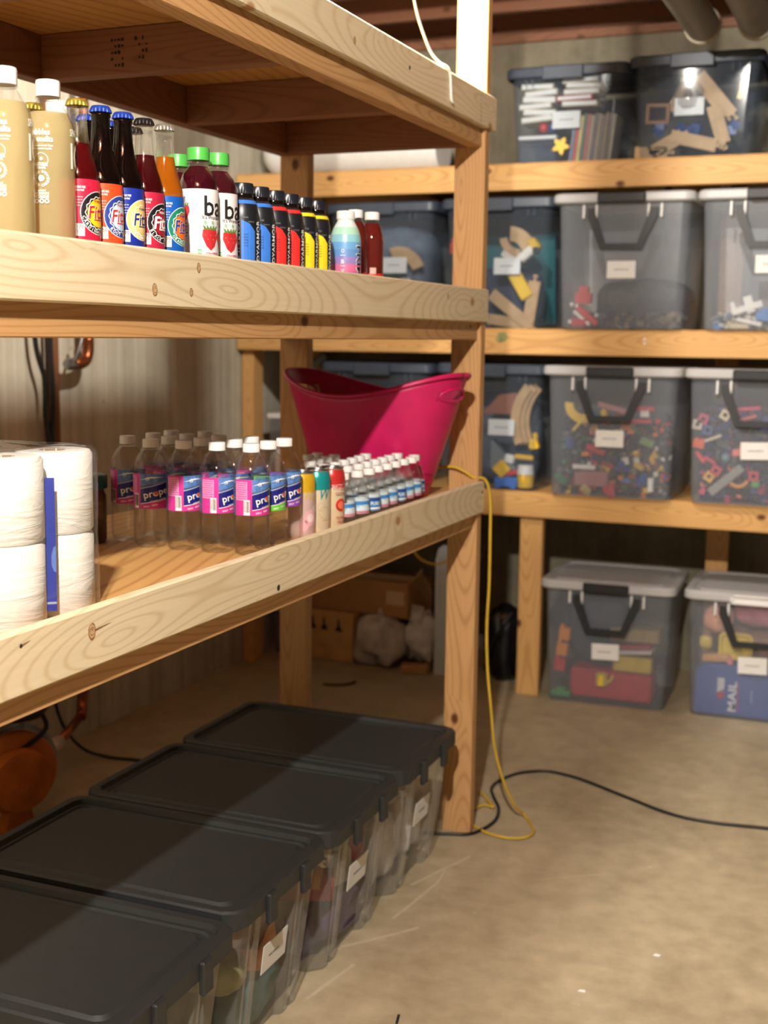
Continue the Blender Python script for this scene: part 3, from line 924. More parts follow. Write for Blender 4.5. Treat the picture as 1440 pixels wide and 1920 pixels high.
b = thing('small_case', 'small clear case with a white lid at the bottom left of the book bin', 'case', (-.285, 1.51, BZ))
obj('body', box_me(.14, .12, .085, .006), P_BLUEBIN, b, (0, 0, .043)); obj('lid', box_me(.15, .13, .014, .004), CAPW, b, (0, 0, .093))
toy('star_toy', lathe_me([(0, 0), (.026, 0), (.026, .014), (0, .014)], 20, lambda a, z: 1+.35*math.cos(5*a)), (226, 186, 60), 'yellow star toy in front of the upright books', 'toy', (-.187, 1.436, BZ+.055), (90, 10, 0))
toy('toy_ball', lathe_me([(0, -.018), (.012, -.014), (.018, 0), (.012, .014), (0, .018)], 12), (196, 50, 50), 'small red ball left of the book bin name card', 'ball', (-.262, 1.45, BZ+.128), group=None)
toy('toy_ball', lathe_me([(0, -.018), (.012, -.014), (.018, 0), (.012, .014), (0, .018)], 12), (50, 70, 120), 'small navy ball left of the book bin name card', 'ball', (-.228, 1.45, BZ+.126))
# second top bin: wooden track, planks, dome jar
TZ = B3+.012
def tr(L, w, loc, rot, label, rgb=None, name='track_piece', th=.014):
    return toy(name, track_me(L, w, th), (196, 160, 112), label, 'toy track', loc, rot, None, TAN if rgb is None else plain(rgb, .6, .1))
tr(.19, .036, (.375, 1.45, TZ+.215), (0, 50, 0), 'upper of two long wooden tracks leaning right of the jar')
tr(.17, .030, (.352, 1.465, TZ+.205), (0, 48, 0), 'lower of two long wooden tracks leaning right of the jar')
tr(.17, .045, (.30, 1.452, TZ+.055), (0, 14, 0), 'wooden track lying across the bottom of the track bin')
tr(.13, .05, (.20, 1.455, TZ+.045), (0, -28, 0), 'short wooden track tilted at the bottom left of the track bin')
tr(.14, .05, (.385, 1.46, TZ+.11), (0, 72, 0), 'wooden track standing at the right of the track bin')
tr(.12, .04, (.148, 1.455, TZ+.02), (0, 2, 0), 'wooden track flat in the bottom left corner of the track bin')
toy('wooden_frame', boxes_me([(0, 0, .03, .085, .014, .012), (0, 0, -.03, .085, .014, .012), (-.037, 0, 0, .012, .014, .05), (.037, 0, 0, .012, .014, .05)]), (150, 100, 60), 'square wooden frame toy at the left of the track bin', 'toy', (.165, 1.462, TZ+.158), (0, 2, 0), None, plain((150, 104, 62), .6, .1))
tr(.15, .03, (.245, 1.48, TZ+.235), (0, -58, 0), 'wooden track leaning behind the glass jar', None)
j = thing('glass_jar', 'small round glass jar behind the name card of the track bin', 'jar', (.275, 1.475, TZ+.165))
obj('jar_body', lathe_me([(0, 0), (.05, 0), (.058, .02), (.056, .07), (.040, .095), (.032, .1)], 20), bottleplastic('jar_glass', (.9, .9, .9), .2, 1.3, .06, .2, (160, 150, 140), .02), j)
obj('lid', lathe_me([(0, .1), (.036, .1), (.036, .115), (0, .115)], 18), TAN, j)
for k, (x, z) in enumerate(((.175, .10), (.160, .085), (.275, .085), (.300, .10), (.43, .09), (.445, .11), (.255, .10))):
    toy('toy_peg', brick_me(2, 2, .016, .022), (48, 78, 140), 'small blue block among the wooden tracks, %s from the left' % ['third', 'second', 'fifth', 'sixth', 'seventh', 'eighth', 'fourth'][k], 'block', (x, 1.47, TZ+z), (k*17, k*23, k*40), 'blue blocks in the track bin')
toy('toy_figure', boxes_me([(0, 0, .02, .016, .014, .04), (0, 0, .05, .02, .02, .02), (.012, 0, .03, .012, .012, .012)]), (224, 180, 50), 'yellow toy figure at the right of the track bin', 'toy', (.452, 1.46, TZ+.195), (0, 15, 0))
toy('toy_crate', box_me(.2, .12, .22, .01), (70, 44, 50), 'dark red box inside the bin at the right edge of the top shelf', 'box', (.70, 1.60, TZ+.11))
# middle dark-lidded bin left: grey bag and tan hand-shaped pieces
cloth('toy_bag', 'grey bag filling the dark-lidded bin at the left of the middle back shelf', 'bag', (92, 102, 116), (.35, .27, .40), (-.915, 1.63, B2+.014), 0, 31, .03)
toy('track_piece', arc_track_me(.09, .05, .012, 20, 110), (190, 156, 110), 'curved tan track showing behind the red-drink bottles', 'toy track', (-.85, 1.456, B2+.21), (0, 0, 0), None, TAN)
toy('track_piece', arc_track_me(.06, .04, .012, 200, 320), (206, 196, 176), 'pale curved track below the tan one in the grey bin', 'toy track', (-.76, 1.456, B2+.20), (0, 20, 0), None, plain((206, 198, 180), .6, .1))
# middle split bin: teal board, tracks, truck
_before = set(COL.objects)
toy('play_board', box_me(.31, .008, .36, .003), (40, 108, 112), 'teal play board at the back of the split bin on the middle shelf', 'board', (-.40, 1.70, B2+.20), (8, 0, 0))
toy('track_piece', arc_track_me(.08, .055, .014, 30, 100), (200, 164, 114), 'broad tan curved track at the top of the split middle bin', 'toy track', (-.36, 1.425, B2+.285), (0, 12, 0), None, TAN)
toy('track_piece', arc_track_me(.07, .03, .014, 230, 310), (200, 164, 114), 'small tan curved track under the broad one in the split middle bin', 'toy track', (-.315, 1.42, B2+.36), (0, 40, 0), None, TAN)
tr(.20, .045, (-.345, 1.42, B2+.075), (0, 38, 0), 'tan track slanting down across the split middle bin')
tr(.17, .045, (-.265, 1.425, B2+.10), (0, -82, 0), 'tan track standing at the right of the split middle bin')
tr(.16, .04, (-.36, 1.43, B2+.03), (0, 8, 0), 'tan track lying at the bottom of the split middle bin')
t = thing('toy_truck', 'white and yellow toy truck tilted in the split middle bin', 'toy truck', (-.285, 1.435, B2+.265))
t.rotation_euler = (0, R(-40), 0)
obj('bed', box_me(.09, .05, .035, .005), plain((232, 228, 214), .4), t, (0, 0, .02)); obj('cab', box_me(.035, .05, .05, .006), plain((226, 180, 40), .4), t, (.055, 0, .028))
for sx in (-.03, .05): obj('wheel', lathe_me([(0, -.006), (.014, -.006), (.014, .006), (0, .006)], 14), BLACK, t, (sx, -.027, .002), (R(90), 0, 0))
toy('toy_beam', box_me(.15, .03, .05, .004), (236, 190, 36), 'yellow toy beam slanting beside the name card of the split bin', 'toy', (-.318, 1.42, B2+.185), (0, 58, 0))
toy('toy_figure', boxes_me([(0, 0, .0, .07, .02, .022), (.04, 0, .012, .03, .022, .04)]), (222, 214, 200), 'cream toy digger arm left of the yellow beam', 'toy', (-.355, 1.425, B2+.275), (0, 30, 0))
toy('toy_figure', boxes_me([(0, 0, .02, .03, .03, .04), (0, 0, .05, .018, .018, .02)]), (200, 60, 50), 'red toy figure at the left edge of the split bin', 'toy', (-.58, 1.42, B2+.29), (0, 0, 0))
toy('toy_beam', box_me(.05, .02, .03, .004), (196, 60, 44), 'short red beam by the yellow one in the split bin', 'toy', (-.285, 1.43, B2+.16), (0, -30, 0))
cloth('toy_bag', 'dark blue bag of toys at the bottom of the split middle bin', 'bag', (50, 56, 78), (.30, .14, .22), (-.40, 1.55, B2+.014), 0, 33, .06)
for o in set(COL.objects)-_before:
    if o.parent is None: o.location.x -= .018
# middle milky bin one: dark heap, red pieces
cloth('toy_bag', 'dark grey bundle inside the nearly empty milky bin', 'bag', (70, 68, 68), (.36, .22, .16), (.11, 1.58, B2+.016), 0, 34, .15)
toy('toy_car', boxes_me([(0, 0, .02, .06, .03, .04), (0, 0, .05, .035, .028, .025)]), (200, 48, 46), 'red toy block standing at the left of the nearly empty milky bin', 'toy', (-.075, 1.40, B2+.10), (0, 4, 0))
toy('toy_beam', box_me(.10, .016, .022, .003), (204, 44, 42), 'red toy bar slanting at the bottom of the nearly empty milky bin', 'toy', (-.055, 1.385, B2+.055), (0, 40, 0))
toy('toy_beam', box_me(.08, .014, .012, .003), (236, 232, 226), 'white toy bar under the red bar in the nearly empty milky bin', 'toy', (-.075, 1.385, B2+.045), (0, 40, 0))
toy('toy_car', box_me(.06, .03, .03, .006), (190, 40, 40), 'red toy block lying at the bottom left of the nearly empty milky bin', 'toy', (-.085, 1.39, B2+.028))
for x, z, bw in ((-.115, .095, 'upper left'), (-.095, .09, 'upper right'), (-.02, .055, 'rightmost'), (-.12, .03, 'lowest')):
    toy('toy_bead', lathe_me([(0, -.008), (.007, -.004), (.008, .002), (.004, .008), (0, .008)], 10), (236, 234, 224), 'tiny white bead, %s of four, in the nearly empty milky bin' % bw, 'bead', (x, 1.385, B2+z), group='white beads in the milky bin')
# middle milky bin two
toy('toy_plane', boxes_me([(0, 0, 0, .11, .03, .022), (.01, 0, .01, .03, .02, .06), (-.045, 0, .016, .015, .02, .04)]), (236, 234, 226), 'white toy plane in the milky bin at the right edge of the middle shelf', 'toy plane', (.525, 1.40, B2+.085), (0, -18, 0))
toy('toy_beam', box_me(.09, .02, .016, .003), (236, 232, 224), 'white bar under the toy plane in the right milky bin', 'toy', (.535, 1.39, B2+.035), (0, 12, 0))
toy('toy_car', boxes_me([(0, 0, .015, .06, .03, .03), (0, 0, .037, .03, .026, .016)]), (60, 120, 190), 'blue toy car under the toy plane in the right milky bin', 'toy car', (.585, 1.40, B2+.04), (0, 8, 0))
toy('toy_beam', box_me(.07, .02, .02, .003), (206, 190, 150), 'tan bar at the bottom of the right milky bin', 'toy', (.50, 1.40, B2+.02), (0, 0, 0))
# lower split bin (right of post)
_before = set(COL.objects)
cloth('toy_bag', 'grey cloth lining behind the toys of the curved-track bin', 'cloth', (84, 92, 104), (.31, .14, .36), (-.40, 1.60, B1+.014), 0, 36, .04)
toy('toy_roof', loops_me([[(-.075, 0, 0), (.075, 0, 0), (.075, .06, 0), (-.075, .06, 0)], [(-.005, .0, .075), (.065, .0, .085), (.065, .06, .085), (-.005, .06, .075)]]), (150, 92, 68), 'brown toy roof leaning at the top left of the curved-track bin', 'toy', (-.37, 1.42, B1+.30), (0, 0, 0))
for k in range(3):
    toy('track_piece', arc_track_me(.20, .036, .012, 138, 206), (200, 164, 110), '%s tan curved track of the stack in the lower dark-lidded bin' % ['outermost', 'middle', 'innermost'][k], 'toy track', (-.108+k*.016, 1.415+k*.013, B1+.275), (0, 0, 0), None, TAN)
toy('toy_ramp', loops_me([[(-.06, 0, 0), (.05, 0, 0), (.05, .04, 0), (-.06, .04, 0)], [(-.058, 0, .11), (-.05, 0, .11), (-.05, .04, .11), (-.058, .04, .11)]]), (120, 126, 132), 'grey toy ramp below the name card of the lower dark-lidded bin', 'toy', (-.345, 1.415, B1+.085))
toy('toy_tile', box_me(.055, .016, .055, .004), (240, 190, 40), 'yellow square tile set on its corner in the lower dark-lidded bin', 'toy', (-.355, 1.405, B1+.085), (0, 45, 0))
toy('toy_cup', lathe_me([(0, 0), (.03, 0), (.034, .05), (0, .05)], 16), (238, 188, 44), 'yellow toy cup at the bottom right of the lower dark-lidded bin', 'toy', (-.262, 1.425, B1+.016))
toy('toy_cup', lathe_me([(0, 0), (.034, 0), (.03, .036), (0, .036)], 16), (226, 222, 214), 'white toy cup standing on the yellow cup', 'toy', (-.262, 1.425, B1+.068))
toy('toy_beam', box_me(.075, .016, .018, .004), (238, 186, 44), 'yellow toy bar lying above the cups in the lower dark-lidded bin', 'toy', (-.265, 1.408, B1+.135), (0, 3, 0))
toy('toy_car', boxes_me([(0, 0, .02, .09, .04, .036), (-.03, -.018, .004, .02, .012, .02), (.03, -.018, .004, .02, .012, .02)]), (62, 116, 196), 'blue toy car at the bottom of the lower dark-lidded bin', 'toy car', (-.335, 1.42, B1+.016))
toy('toy_beam', box_me(.07, .02, .02, .004), (200, 60, 60), 'red bar on the blue toy car', 'toy', (-.325, 1.415, B1+.068), (0, -14, 0))
toy('toy_beam', box_me(.04, .03, .036, .006), (220, 216, 208), 'white toy block above the yellow tile', 'toy', (-.325, 1.415, B1+.125), (0, 10, 0))
toy('toy_figure', boxes_me([(0, 0, 0, .03, .024, .04), (.012, 0, .03, .016, .016, .02), (-.012, -.012, -.006, .016, .008, .018)]), (240, 192, 40), 'yellow toy head beside the curved track stack', 'toy', (-.225, 1.41, B1+.19), (0, -16, 0))
for o in set(COL.objects)-_before:
    if o.parent is None: o.location.x -= .026
cloth('toy_bag', 'dark blue bag in the bin behind the pink tub', 'bag', (66, 76, 92), (.35, .27, .38), (-.925, 1.63, B1+.014), 0, 37, .03)

# jumbles of tiny pieces: stuff nobody could count
def jumble(name, label, cx, cy, z0, w, d, h, cols, n, seed, smin=.008, smax=.022):
    q = random.Random(seed)
    vs, fs, fm = [], [], []
    for i in range(n):
        fx, fz = q.uniform(-.5, .5), q.random()
        x = cx+fx*w; zz = z0+.012+fz*h*(1-.25*abs(fx)*2*q.random()); yy = cy+(-.5+.55*q.random()**1.6)*d
        sx, sy, sz = (q.uniform(smin, smax)*q.choice((1, 1, 1.8)) for _ in range(3))
        rot = Matrix.Rotation(q.uniform(0, 6.28), 3, Vector((q.gauss(0, 1), q.gauss(0, 1), q.gauss(0, 1))).normalized())
        b = len(vs)
        for dx in (-.5, .5):
            for dy in (-.5, .5):
                for dz in (-.5, .5): vs.append(Vector((x, yy, zz))+rot @ Vector((dx*sx, dy*sy, dz*sz)))
        k = q.randrange(len(cols))
        for f in ((0, 1, 3, 2), (4, 6, 7, 5), (0, 4, 5, 1), (2, 3, 7, 6), (0, 2, 6, 4), (1, 5, 7, 3)):
            fs.append(tuple(b+t for t in f)); fm.append(k)
    me = me_from(name, vs, fs, False, None, fm)
    o = obj(name, me, [plain(c, .4, .05) for c in cols], None, (0, 0, 0), kind='stuff')
    return tag(o, label, 'toy pieces')
DARK = [(44, 46, 52), (54, 58, 66), (38, 44, 60), (70, 66, 64), (60, 48, 46)]
jumble('building_pieces', 'heap of tiny mixed building pieces filling the bright milky bin', .060, 1.53, B1, .40, .26, .30, DARK*3+[(200, 44, 42), (226, 180, 40), (40, 84, 170), (60, 120, 70), (226, 220, 206), (220, 120, 40), (150, 60, 60), (120, 90, 60)], 1500, 41, .008, .02)
jumble('craft_pieces', 'heap of small dark blue and pink pieces filling the right milky bin', 0.588, 1.53, B1, .40, .26, .34, DARK*2+[(36, 44, 92), (48, 52, 110), (60, 60, 96), (190, 56, 96), (220, 100, 60), (60, 70, 130)], 1300, 42, .01, .026)
jumble('small_toys', 'scatter of small pieces at the bottom of the nearly empty milky bin', .10, 1.53, B2, .38, .24, .05, DARK+[(120, 100, 70), (140, 120, 90), (80, 70, 60)], 220, 43)
jumble('small_toys', 'scatter of small pieces at the bottom of the right milky middle bin', 0.604, 1.53, B2, .38, .24, .06, [(214, 206, 190), (190, 180, 160), (70, 120, 180), (206, 196, 150), (120, 120, 124)], 220, 44)
# recognisable pieces at the front of those heaps
LB = B1+.006; FY = 1.372
toy('toy_slide', arc_track_me(.055, .032, .016, 175, 285), (230, 190, 44), 'yellow curved toy slide at the left of the bright milky bin', 'toy', (-.055, FY, LB+.345), (0, 0, 0))
toy('toy_stick', box_me(.075, .010, .010, .002), (232, 206, 70), 'yellow stick slanting at the left of the bright milky bin', 'toy', (-.068, FY, LB+.272), (0, -50, 0))
toy('toy_plate', box_me(.075, .012, .02, .002), (196, 48, 52), 'red bar below the name card of the bright milky bin', 'toy', (-.002, FY, LB+.175), (0, 20, 0))
toy('toy_plate', boxes_me([(0, 0, 0, .085, .014, .016), (.02, 0, .014, .012, .012, .012)]), (230, 228, 222), 'white bar low at the left of the bright milky bin', 'toy', (-.045, FY+.006, LB+.107), (0, 0, 0))
toy('toy_sheet', box_me(.13, .012, .06, .003), (168, 110, 110), 'dull pink panel at the bottom left of the bright milky bin', 'toy', (-.02, FY+.02, LB+.062), (0, 0, 0))
toy('toy_plate', box_me(.11, .012, .02, .002), (190, 130, 130), 'pale pink bar behind the handle of the bright milky bin', 'toy', (.055, FY, LB+.335), (0, 14, 0))
toy('toy_plate', box_me(.09, .012, .016, .002), (200, 46, 60), 'upper red bar at the right of the bright milky bin', 'toy', (.168, FY, LB+.335), (0, 0, 0))
toy('toy_plate', box_me(.09, .012, .014, .002), (200, 50, 70), 'lower red bar at the right of the bright milky bin', 'toy', (.160, FY, LB+.288), (0, 0, 0))
toy('toy_brick', brick_me(2, 2, .016, .02), (236, 228, 220), 'white brick between the red bars at the right of the bright bin', 'block', (.18, FY, LB+.305))
toy('toy_brick', brick_me(1, 2, .02, .026), (230, 190, 40), 'yellow brick behind the handle of the bright milky bin', 'block', (.03, FY, LB+.30), (0, -8, 0))
for k, (x, z, c) in enumerate([(.13, .245, (224, 110, 60)), (.115, .262, (224, 120, 50)), (.10, .115, (60, 90, 180)), (.155, .06, (40, 80, 170)), (.175, .07, (50, 96, 190)), (.06, .02, (190, 48, 60)), (.04, .022, (196, 50, 50)), (-.03, .02, (210, 190, 120)), (.165, .165, (226, 186, 40)), (.12, .14, (236, 232, 220)), (.17, .12, (238, 200, 60)), (-.13, .06, (60, 120, 80)), (.135, .26, (80, 120, 70)), (-.11, .20, (70, 90, 160)), (.20, .05, (236, 234, 226)), (-.02, .255, (200, 150, 40)), (-.055, .275, (160, 110, 90)), (.19, .21, (120, 150, 90))]):
    toy('toy_brick', brick_me(2+k % 3, 1+k % 2, .013, .016), c, 'small %s brick, %s, front of the bright bin' % (['orange', 'orange', 'blue', 'blue', 'blue', 'crimson', 'red', 'tan', 'yellow', 'white', 'yellow', 'green', 'green', 'blue', 'white', 'amber', 'brown', 'lime'][k], ['lower right of the orange pair', 'upper left of the orange pair', 'leftmost blue one of the right half', 'lower one at the right', 'upper one at the right', 'at the bottom middle', 'at the bottom beside the crimson one', 'at the bottom left', 'upper one at the right', 'right of the middle', 'lower one at the right', 'at the lower left', 'at the upper right', 'at the upper left', 'in the lower right corner', 'beside the name card', 'left of the name card', 'at the far right'][k]), 'block', (x, FY+.004, LB+z), (80, 20*k, 33*k), 'front bricks in the bright milky bin')
XO = .588
toy('toy_plate', box_me(.12, .012, .014, .003), (206, 60, 100), 'long pink bar at the top of the dark blue milky bin', 'toy', (XO-.055, FY, LB+.345), (0, -6, 0))
toy('toy_plate', box_me(.09, .012, .014, .003), (196, 100, 90), 'salmon bar under the long pink bar', 'toy', (XO-.05, FY, LB+.31), (0, -16, 0))
def ringblock(x, z, c, label, rot=20, s=.034):
    me = boxes_me([(0, 0, s*.36, s, .014, s*.28), (0, 0, -s*.36, s, .014, s*.28), (-s*.36, 0, 0, s*.28, .014, s*.46), (s*.36, 0, 0, s*.28, .014, s*.46)])
    toy('frame_block', me, c, label, 'block', (x, FY, LB+z), (0, rot, 0))
ringblock(XO-.118, .322, (228, 214, 176), 'cream square ring block near the handle of the dark blue bin', 30)
ringblock(XO-.215, .285, (214, 204, 190), 'white square ring block at the left of the dark blue bin', 8)
ringblock(XO-.195, .305, (206, 70, 110), 'pink square ring block at the left of the dark blue bin', 20)
ringblock(XO-.178, .265, (70, 84, 140), 'blue square ring block at the left of the dark blue bin', 10)
ringblock(XO-.165, .095, (230, 180, 80), 'yellow square ring block low in the dark blue bin', 32)
ringblock(XO-.142, .118, (214, 60, 70), 'red square ring block low in the dark blue bin', 32)
ringblock(XO-.008, .105, (206, 60, 70), 'red square ring block under the name card of the dark blue bin', 0)
toy('toy_stick', box_me(.07, .01, .01, .002), (226, 216, 190), 'cream stick at the left of the dark blue bin', 'toy', (XO-.16, FY, LB+.235), (0, -22, 0))
toy('toy_sheet', box_me(.15, .012, .032, .003), (150, 150, 146), 'grey plank slanting low in the dark blue bin', 'toy', (XO-.105, FY-.002, LB+.085), (0, -42, 0))
toy('toy_hook', arc_track_me(.034, .012, .012, 190, 340), (226, 150, 70), 'orange smile-shaped hook low in the dark blue bin', 'toy', (XO-.062, FY, LB+.098))
toy('toy_brick', brick_me(2, 1, .02, .03), (226, 96, 50), 'orange block at the left edge of the dark blue bin', 'block', (XO-.21, FY, LB+.20), (0, 10, 0))
toy('toy_plate', box_me(.05, .012, .016, .003), (216, 80, 70), 'coral bar under the orange block', 'toy', (XO-.20, FY, LB+.165), (0, 50, 0))
toy('toy_plate', box_me(.05, .012, .012, .003), (210, 60, 100), 'pink bar low at the left of the dark blue bin', 'toy', (XO-.165, FY, LB+.155), (0, 30, 0))
toy('toy_ball', lathe_me([(0, -.018), (.012, -.014), (.018, 0), (.012, .014), (0, .018)], 12), (110, 140, 150), 'grey ball in the middle of the dark blue bin', 'ball', (XO-.11, FY+.01, LB+.165))
toy('toy_brick', brick_me(2, 1, .014, .02), (80, 150, 80), 'green block at the bottom right of the dark blue bin', 'block', (XO+.0, FY, LB+.065))
toy('toy_brick', brick_me(1, 1, .02, .02), (214, 80, 120), 'pink block in the bottom left corner of the dark blue bin', 'block', (XO-.19, FY, LB+.03), (0, 20, 0))
# floor bin one
_before = set(COL.objects)
FB = 1.412
t = thing('toy_box', 'long red toy box at the bottom of the floor bin', 'toy', (.065, 1.50, .012))
obj('body', box_me(.32, .12, .115, .008), plain((186, 46, 50), .45), t, (0, 0, .058))
t = thing('toy_cup', 'small yellow toy watering cup on the red box', 'toy', (.035, FB+.010, .075))
obj('cup', lathe_me([(0, 0), (.022, 0), (.024, .045), (.018, .045), (.018, .004)], 14), plain((226, 196, 50), .4), t)
obj('spout', tube_me([(.02, 0, .01), (.035, 0, .022), (.045, 0, .042)], .006, 8, 4), plain((226, 196, 50), .4), t)
for k in range(3):
    toy('stacking_block', boxes_me([(0, 0, .025, .042, .03, .05), (-.012, 0, .055, .012, .02, .012)]), (226, 140, 50) if k else (196, 50, 50), '%s block of the upright stack at the left of the red-box floor bin' % ['lowest red', 'middle orange', 'top orange'][k], 'block', (-.135+.008*k, 1.43, .125+.062*k-.01), (0, 4, 0))
toy('toy_case', box_me(.15, .05, .06, .006), (206, 176, 60), 'yellow toy case right of the name card in the floor bin', 'case', (.15, 1.45, .165), (0, 0, 0))
toy('picture_book', box_me(.17, .10, .016, .002), (214, 200, 196), 'pale book lying on the yellow case in the floor bin', 'book', (.14, 1.47, .215), (0, -6, 0))
toy('picture_book', box_me(.16, .10, .010, .002), (180, 80, 76), 'thin red book on the pale book in the floor bin', 'book', (.14, 1.47, .235), (0, -6, 0))
toy('picture_book', box_me(.19, .10, .05, .002), (160, 140, 96), 'tan box at the upper right of the red-box floor bin', 'box', (.15, 1.50, .275), (0, -2, 0))
cloth('toy_bag', 'dark grey backpack inside the red-box floor bin', 'bag', (58, 62, 68), (.24, .18, .30), (-.02, 1.56, .130), 0, 45, .08)
toy('toy_car', boxes_me([(0, 0, .012, .075, .03, .02), (0, 0, .028, .035, .026, .014)]), (70, 150, 90), 'green toy car in the bottom left corner of the red-box floor bin', 'toy car', (-.125, 1.425, .014))
for o in set(COL.objects)-_before:
    if o.parent is None: o.location.x += .007
# floor bin two: mail bag
_before = set(COL.objects)
MBX = .605
t = thing('mail_bag', 'blue play mail bag with a white MAIL print in the right floor bin', 'bag', (MBX, 1.46, .010))
ol = [(-.20, 0), (.20, 0), (.20, .16), (.17, .195), (-.17, .195), (-.20, .16)]
obj('bag_body', loops_me([[(x, -.022, z) for x, z in ol], [(x*1.01, 0, z) for x, z in ol], [(x, .04, z) for x, z in ol]], True, True), plain((66, 92, 160), .6, .08), t)
pm = Print(None, .0006)
pm.text('MAIL', -.062, .075, .115, .030, INKW, 1, 90)
pm.rect(-.0425, .072, .004, .105, plain((196, 60, 60), .6))
pm.poly([(-.118, .085), (-.092, .100), (-.092, .142), (-.118, .142)], plain((206, 206, 214), .6))
pm.poly([(-.114, .060), (-.096, .060), (-.092, .094), (-.118, .082)], plain((186, 60, 66), .6))
pm.rect(.008, .08, .004, .05, plain((150, 170, 210), .6))
pm.build('printed_lettering', t, (0, -.0228, 0))
d = thing('toy_dish', 'yellow square toy dish standing in the right floor bin', 'dish', (.545, 1.462, .275))
d.rotation_euler = (R(90), 0, R(0))
obj('dish', loops_me([at_z(rrect(.06, .05, .02, 3), 0), at_z(rrect(.062, .052, .02, 3), .012), at_z(rrect(.052, .042, .018, 3), .012), at_z(rrect(.048, .038, .016, 3), .004)], True, True), plain((226, 196, 60), .4), d)
toy('toy_lemon', blob_me(.05, .04, .05, 51, .03), (216, 190, 80), 'yellow toy lemon at the left of the mail bag bin', 'toy food', (.435, 1.46, .255))
cloth('toy_pillow', 'pale orange plush at the left of the mail bag bin', 'plush', (222, 160, 130), (.10, .08, .10), (.475, 1.48, .315), 0, 52)
cloth('toy_pillow', 'pink plush at the top of the mail bag bin', 'plush', (206, 130, 140), (.18, .14, .09), (.62, 1.52, .345), 0, 53)
toy('toy_bread', box_me(.10, .05, .03, .01, 2), (206, 156, 100), 'tan toy bread above the mail bag', 'toy food', (.475, 1.46, .225), (0, -5, 0))
toy('toy_cone', lathe_me([(0, 0), (.014, 0), (.004, .028), (0, .03)], 12), (226, 120, 140), 'pink toy cone beside the mail bag top', 'toy food', (.528, 1.45, .208))
cloth('toy_pillow', 'brown plush behind the mail bag', 'plush', (160, 116, 90), (.30, .14, .12), (.62, 1.57, .20), 0, 54)
for o in set(COL.objects)-_before:
    if o.parent is None: o.location.x -= .006
# ------------------------------------------------------------------ drinks on the middle shelf
LIQ = {}
def liquid(rgb, opac=.55, tint=None, gloss=.02):
    k = (rgb, opac)
    if k not in LIQ:
        t_ = tint or tuple(.35+.65*(c/255)**1.2 for c in rgb)
        LIQ[k] = bottleplastic('drink_%d_%d_%d' % rgb, t_, .1, 1.2, .05, opac, rgb, gloss)
    return LIQ[k]
def capr(r, z0, z1, mat, parent, ridges=30, name='cap'):
    h = z1-z0
    return obj(name, lathe_me([(0, z0), (r, z0), (r, z0+h*.85), (r*.95, z1), (0, z1)], ridges*2, lambda a, z: 1+.02*math.cos(ridges*a)), mat, parent)
def crown(r, z0, z1, mat, parent):
    me = lathe_me([(r*.95, z0), (r*1.10, z0+.0006), (r*1.02, z0+(z1-z0)*.45), (r*.95, z0+(z1-z0)*.80), (r*.85, z1-.0004), (r*.7, z1), (0, z1)], 63, lambda a, z: 1+(.06*math.cos(21*a) if z < z0+(z1-z0)*.6 else 0))
    return obj('crown_cap', me, mat, parent)
def wrap(r, z0, z1, mat, parent, name='label', th0=0, th1=2*math.pi, seg=40):
    return obj(name, lathe_me([(r, z0), (r, z1)], seg, None, True, th0, th1, False), mat, parent)
T0 = -R(56)     # direction in which the photograph looks at the bottles

# sparkling drink, white print on the bottle
def bubbles_proto():
    t = thing('drink_bottle', 'x', 'bottle')
    prof = [(0, 0), (.028, 0), (.034, .005), (.0358, .018), (.036, .05), (.036, .180), (.0345, .193), (.028, .209), (.019, .222), (.0145, .228), (.0145, .236)]
    obj('body', lathe_me(prof, 32), PETN, t)
    lq = [(0, .002), (.027, .002), (.033, .007), (.0348, .02), (.035, .05), (.035, .180), (.0336, .193), (.0272, .209), (0, .209)]
    obj('drink', lathe_me(lq, 32), liquid((216, 200, 150), .68, (.95, .92, .78)), t)
    capr(.0168, .232, .254, CAPW, t)
    obj('neck_ring', lathe_me([(.0145, .228), (.018, .229), (.018, .231), (.0145, .232)], 24), PETN, t)
    p_ = Print(.0361)
    c = -R(72)*.0361
    p_.text('bubbles', c-.002, .1795, .030, .0085, INKW)
    p_.text('with', c-.0135, .170, .006, .004, INKW)
    p_.text('benefits', c+.004, .170, .026, .0082, INKW)
    for z, w in ((.161, .034), (.157, .030)):
        p_.text('full-flavored fizz' if z > .16 else 'with vitamins inside', c, z, w, .0026, INKW)
    p_.ring(c, .141, .0095, .0102, INKW, 2, 24); p_.disc(c+.0005, .143, .0022, INKW, 2, 10)
    p_.text('NATURAL', c, .1355, .019, .005, INKW); p_.text('FLAVORS', c, .1305, .013, .0026, INKW)
    p_.disc(c, .1165, .0042, INKW, 2, 16)
    p_.text('0', c, .1165, None, .0046, plain((196, 178, 120), .6), 3)
    p_.arc('ZERO SUGAR', c, .1165, .0092, .0036, INKW, 90, R(-19))
    p_.arc('ZERO CARBS', c, .1165, .0098, .0036, INKW, -90, R(19))
    p_.text('added', c, .100, .011, .003, INKW); p_.text('ANTIOXIDANTS', c, .096, .020, .0034, INKW); p_.text('VITAMINS', c, .0915, .020, .0045, INKW)
    for k in (-1, 0, 1): p_.ring(c+k*.0072, .0855, .0018, .0032, INKW, 2, 12)
    c2 = R(27)*.0361
    p_.text('SPARKLING', c2+.004, .182, .044, .010, INKW); p_.text('ICE', c2+.006, .150, .046, .036, INKW)
    lb = p_.build('printed_text', t)
    return t
bp = bubbles_proto()
